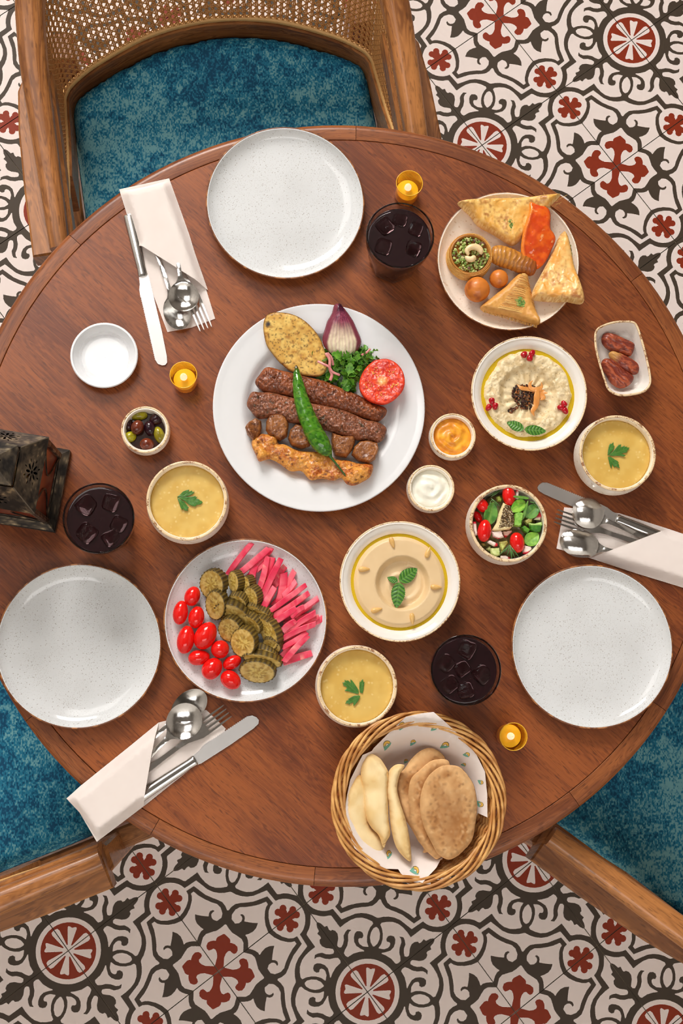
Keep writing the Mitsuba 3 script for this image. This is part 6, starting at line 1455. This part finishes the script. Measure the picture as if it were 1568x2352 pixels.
# ------------------------------------------------------------------ chopped salad
tL = Tr(1060, 1080, 7.127)
ZS = ZT+.036
KL = mm(1, ZT+.045)/tL.k
g = blob(loop(SL_C+np.stack([np.cos(np.arange(40)*2*PI/40), np.sin(np.arange(40)*2*PI/40)], 1)*(SL_R-.0085), .003), ZT+.022, .012, .02, .003, hb=.008, bump=.004, bk=110, seed=4)
obj('salad_bed', g.col(vmix(C(86, 92, 34), C(150, 132, 84), nz(g.v, 150, 4, 2))), 'm_wet', 'bed of mixed chopped vegetables at the bottom of the salad bowl', 'salad', kind='stuff', smooth=True)
for x, y, a, b, d, w, zz in ((770, 420, 168, 106, 84, 'at the top of the salad bowl', .004), (340, 580, 120, 96, 60, 'at the upper left of the salad bowl', .001), (372, 990, 184, 112, -82, 'long one at the left of the salad bowl', .003), (908, 1185, 168, 118, 82, 'at the lower right of the salad bowl', .004)):
    tomato(x, y, a, b, d, w, tL, ZS-.004+zz)
tomato(270, 770, 110, 60, 60, 'half hidden at the left rim of the salad bowl', tL, ZS-.010)
def chunk(name, label, cat_, pts, h, z, cols, seed, group=None, lift=(0, 0), mat='m_wet', edge=None):
    zz = ZS+z; ring = sharp_loop(tL.poly(pts, zz+h*.7), .0012); c = ring.mean(0)
    if not sg.LinearRing(ring).is_ccw: ring = ring[::-1]
    g = blob(ring, zz+h*.5, h*.5, .0014, .0012, hb=h*.5, pw=2.2, bump=.0004, bk=300, seed=seed, lift=lambda q: (q-c)@np.array(lift))
    n = nz(g.v, 260, seed, 2); col = vmix(cols[0], cols[1], sst(.3, .7, n))
    if edge is not None: col = vmix(edge[0], col, sst(edge[1], edge[1]*1.6, ((g.q-c)@np.array(edge[2]))-((ring-c)@np.array(edge[2])).min()))
    return obj(name, g.col(col), mat, label, cat_, group, smooth=35)
CU = (C(206, 216, 150), C(178, 196, 112)); SKIN = C(52, 96, 26); RAD = (C(238, 226, 214), C(228, 206, 196)); RED = C(206, 32, 52); PEP = (C(98, 156, 44), C(60, 118, 28))
chunk('cucumber_piece', 'pale green cucumber cube at the bottom left of the salad', 'cucumber', [(465, 1275), (625, 1265), (632, 1390), (560, 1415), (475, 1370)], .010, -.001, CU, 1)
chunk('cucumber_piece', 'small cucumber piece behind the pale cube at the bottom left of the salad', 'cucumber', [(400, 1290), (470, 1225), (490, 1270), (460, 1330)], .008, -.005, CU, 2, edge=(SKIN, .0015, (-1, 0)))
chunk('cucumber_piece', 'cucumber wedge with brown stain left of the lower tomato', 'cucumber', [(615, 1170), (745, 1150), (770, 1200), (690, 1300), (650, 1350), (625, 1260)], .011, .0, (C(190, 200, 110), C(140, 120, 50)), 3)
chunk('cucumber_piece', 'cucumber cube by the upper tomato in the salad', 'cucumber', [(560, 440), (620, 410), (665, 470), (650, 520), (580, 510)], .009, -.002, (C(170, 186, 84), C(120, 150, 50)), 4)
chunk('cucumber_piece', 'cucumber piece right of the seasoned cheese', 'cucumber', [(1010, 830), (1100, 775), (1165, 790), (1150, 850), (1060, 900)], .009, -.002, (C(196, 190, 110), C(160, 150, 80)), 5)
chunk('cucumber_piece', 'cucumber slice under the long left tomato', 'cucumber', [(300, 1200), (370, 1175), (400, 1230), (350, 1250)], .008, -.006, (C(170, 150, 80), C(140, 120, 60)), 6)
chunk('pepper_piece', 'bright green pepper block in the middle of the salad', 'pepper', [(865, 705), (930, 680), (1020, 700), (1000, 800), (975, 920), (905, 930), (835, 905), (850, 800)], .011, .004, (C(140, 190, 80), C(104, 164, 52)), 7, lift=(.15, 0))
chunk('pepper_piece', 'large dark green pepper block at the right rim of the salad', 'pepper', [(1095, 860), (1200, 870), (1310, 840), (1322, 900), (1290, 1010), (1200, 1030), (1120, 985)], .011, .001, (C(72, 136, 36), C(44, 102, 22)), 8, edge=(C(176, 208, 120), .004, (0, -1)))
chunk('pepper_piece', 'green pepper piece above the lower tomato in the salad', 'pepper', [(950, 930), (1030, 900), (1130, 970), (1080, 1055), (1000, 1000)], .010, .0, PEP, 9)
chunk('radish_piece', 'white radish slice below the seasoned cheese', 'radish', [(490, 1000), (650, 980), (695, 1100), (600, 1128), (510, 1090)], .008, .002, RAD, 10, edge=(C(214, 60, 70), .0012, (.2, 1)))
chunk('radish_piece', 'pinkish radish slice right of the white one', 'radish', [(665, 1000), (820, 970), (830, 1010), (720, 1105), (690, 1080)], .007, .0, (C(226, 196, 180), C(214, 170, 150)), 11, edge=(RED, .0022, (.2, 1)))
chunk('radish_piece', 'radish stick with red ends at the left rim of the salad', 'radish', [(175, 835), (240, 840), (262, 1060), (220, 1075), (185, 980)], .008, .003, RAD, 12, edge=(RED, .003, (0, -1)))
chunk('radish_piece', 'radish stick with red end below the long left tomato', 'radish', [(430, 1150), (460, 1140), (595, 1200), (590, 1245), (530, 1250), (415, 1185)], .007, .003, RAD, 13, edge=(RED, .0035, (-.9, .4)))
chunk('radish_piece', 'radish stick with red tip beside the top tomato', 'radish', [(890, 290), (940, 295), (940, 480), (880, 475), (882, 400)], .008, .004, RAD, 14, edge=(RED, .004, (0, -1)))
chunk('radish_piece', 'red skinned radish piece at the right rim of the salad', 'radish', [(1200, 720), (1290, 660), (1308, 760), (1290, 820), (1180, 810)], .008, -.001, RAD, 15, edge=(C(186, 28, 40), .008, (0, -1)))
chunk('radish_piece', 'white radish slice at the lower right rim of the salad', 'radish', [(1030, 1230), (1140, 1250), (1150, 1290), (1070, 1380), (1000, 1370), (995, 1300)], .007, .001, RAD, 16, edge=(RED, .003, (-.2, 1)))
chunk('radish_piece', 'radish stick with red end at the bottom of the salad', 'radish', [(635, 1400), (720, 1395), (800, 1430), (780, 1460), (690, 1465), (630, 1450)], .006, .001, RAD, 17, edge=(RED, .003, (-1, 0)))
k = thing('cheese_slice', 'pale cheese wedge crusted with herbs and sesame on top of the salad', 'cheese')
zz = ZS+.009; ring = sharp_loop(tL.poly([(655, 590), (685, 525), (760, 570), (775, 650), (830, 780), (830, 930), (790, 970), (650, 985), (540, 990), (495, 985), (570, 860), (600, 720)], zz+.003), .0012)
if not sg.LinearRing(ring).is_ccw: ring = ring[::-1]
g = blob(ring, zz, .004, .0014, .0012, hb=.004, pw=2.2, bump=.0004, bk=300, seed=3); part(k, 'wedge', g.col(C(226, 208, 156)), 'm_satin')
cluster('seasoning', 'dark herb and sesame seasoning on the cheese wedge of the salad', 'seasoning', tL, [(660, 600), (740, 620), (800, 760), (825, 900), (780, 960), (660, 960), (560, 990), (600, 830), (620, 720)], .00125, lambda p: zz+.0038, .0016, [C(84, 58, 24), C(60, 42, 20), C(110, 80, 36), C(226, 206, 170), C(96, 70, 30)], 5, 'm_satin', layers=1.3)
def salad_leaf(x0, y0, x1, y1, w, lab, z, sd, c0=C(96, 148, 56), c1=C(62, 118, 36), cup=.3):
    A, B = tL(x0, y0, ZS+z), tL(x1, y1, ZS+z+.001); L = np.linalg.norm((B-A)[:2]); a = math.atan2(B[1]-A[1], B[0]-A[0]); t = np.linspace(0, 1, 22)
    hw = w*L*np.sin(t**1.25*PI)**.6*(t > 0)+.0006; hw[-1] = 0
    ring = np.array([(tt*L, h) for tt, h in zip(t, hw)]+[(tt*L, -h) for tt, h in zip(t[::-1][1:], hw[::-1][1:])])[::-1]
    ring = sharp_loop(ring, L*.05)
    g = leaf_mesh(ring, L, .0007, .15, cup, sd, L*.045, (c0, c1), .8).rz(a).mv(A[0], A[1], ZS+z)
    obj('salad_leaf', g, 'm_leaf', lab, 'salad leaf')
salad_leaf(520, 520, 440, 890, .27, 'oval green leaf left of the seasoned cheese', .009, 1)
salad_leaf(800, 680, 1050, 500, .30, 'bright crinkled lettuce leaf above the pepper block', .012, 2, C(150, 200, 74), C(98, 160, 42), .1)
salad_leaf(1260, 560, 1060, 770, .34, 'round green leaf at the upper right of the salad', .009, 3)
salad_leaf(1260, 1040, 1050, 1200, .40, 'round bright leaf at the lower right of the salad', .008, 4, C(132, 184, 62), C(98, 156, 42))
salad_leaf(840, 430, 1115, 455, .07, 'narrow leaf lying across the top tomato', .016, 5, cup=.1)
salad_leaf(1085, 500, 1010, 800, .06, 'narrow stem leaf right of the pepper block', .014, 6, cup=.1)
def sprig(lines, lab, z, sd):
    gs = []; r = np.random.default_rng(sd)
    for x0, y0, x1, y1 in lines:
        A, B = tL(x0, y0, ZS+z), tL(x1, y1, ZS+z+r.uniform(-.001, .003)); m = (A+B)/2+[r.normal(0, .0006), r.normal(0, .0006), .002]
        g = tube(catmull([A, m, B], 12), .0009*np.sin(np.linspace(.25, PI-.1, 12)), 6, True, .35, (0, 0, 1)); g.uv = None; gs.append(g.col(vmix(C(86, 126, 62), C(48, 92, 38), np.linspace(0, 1, len(g.v)))))
    obj('herb_sprig', cat(*gs), 'm_leaf', lab, 'herb', kind='stuff')
sprig([(780, 1220, 740, 1400), (785, 1220, 820, 1510), (790, 1230, 900, 1390), (790, 1225, 950, 1450), (775, 1230, 690, 1350), (770, 1240, 600, 1400), (790, 1260, 870, 1440), (780, 1250, 800, 1400), (800, 1230, 915, 1380)], 'needle leaved herb sprig at the bottom of the salad', .010, 1)
sprig([(480, 460, 600, 560), (500, 470, 580, 620), (490, 480, 630, 600), (470, 500, 440, 610), (480, 490, 510, 520)], 'needle leaved herb sprig above the oval leaf in the salad', .012, 2)
sprig([(480, 440, 670, 300), (500, 430, 640, 330), (450, 420, 560, 340)], 'needle leaved herb sprig at the top left rim of the salad', .006, 3)
sprig([(1130, 480, 1260, 540), (1120, 500, 1320, 660), (1110, 520, 1240, 520)], 'needle leaved herb sprig at the upper right rim of the salad', .010, 4)
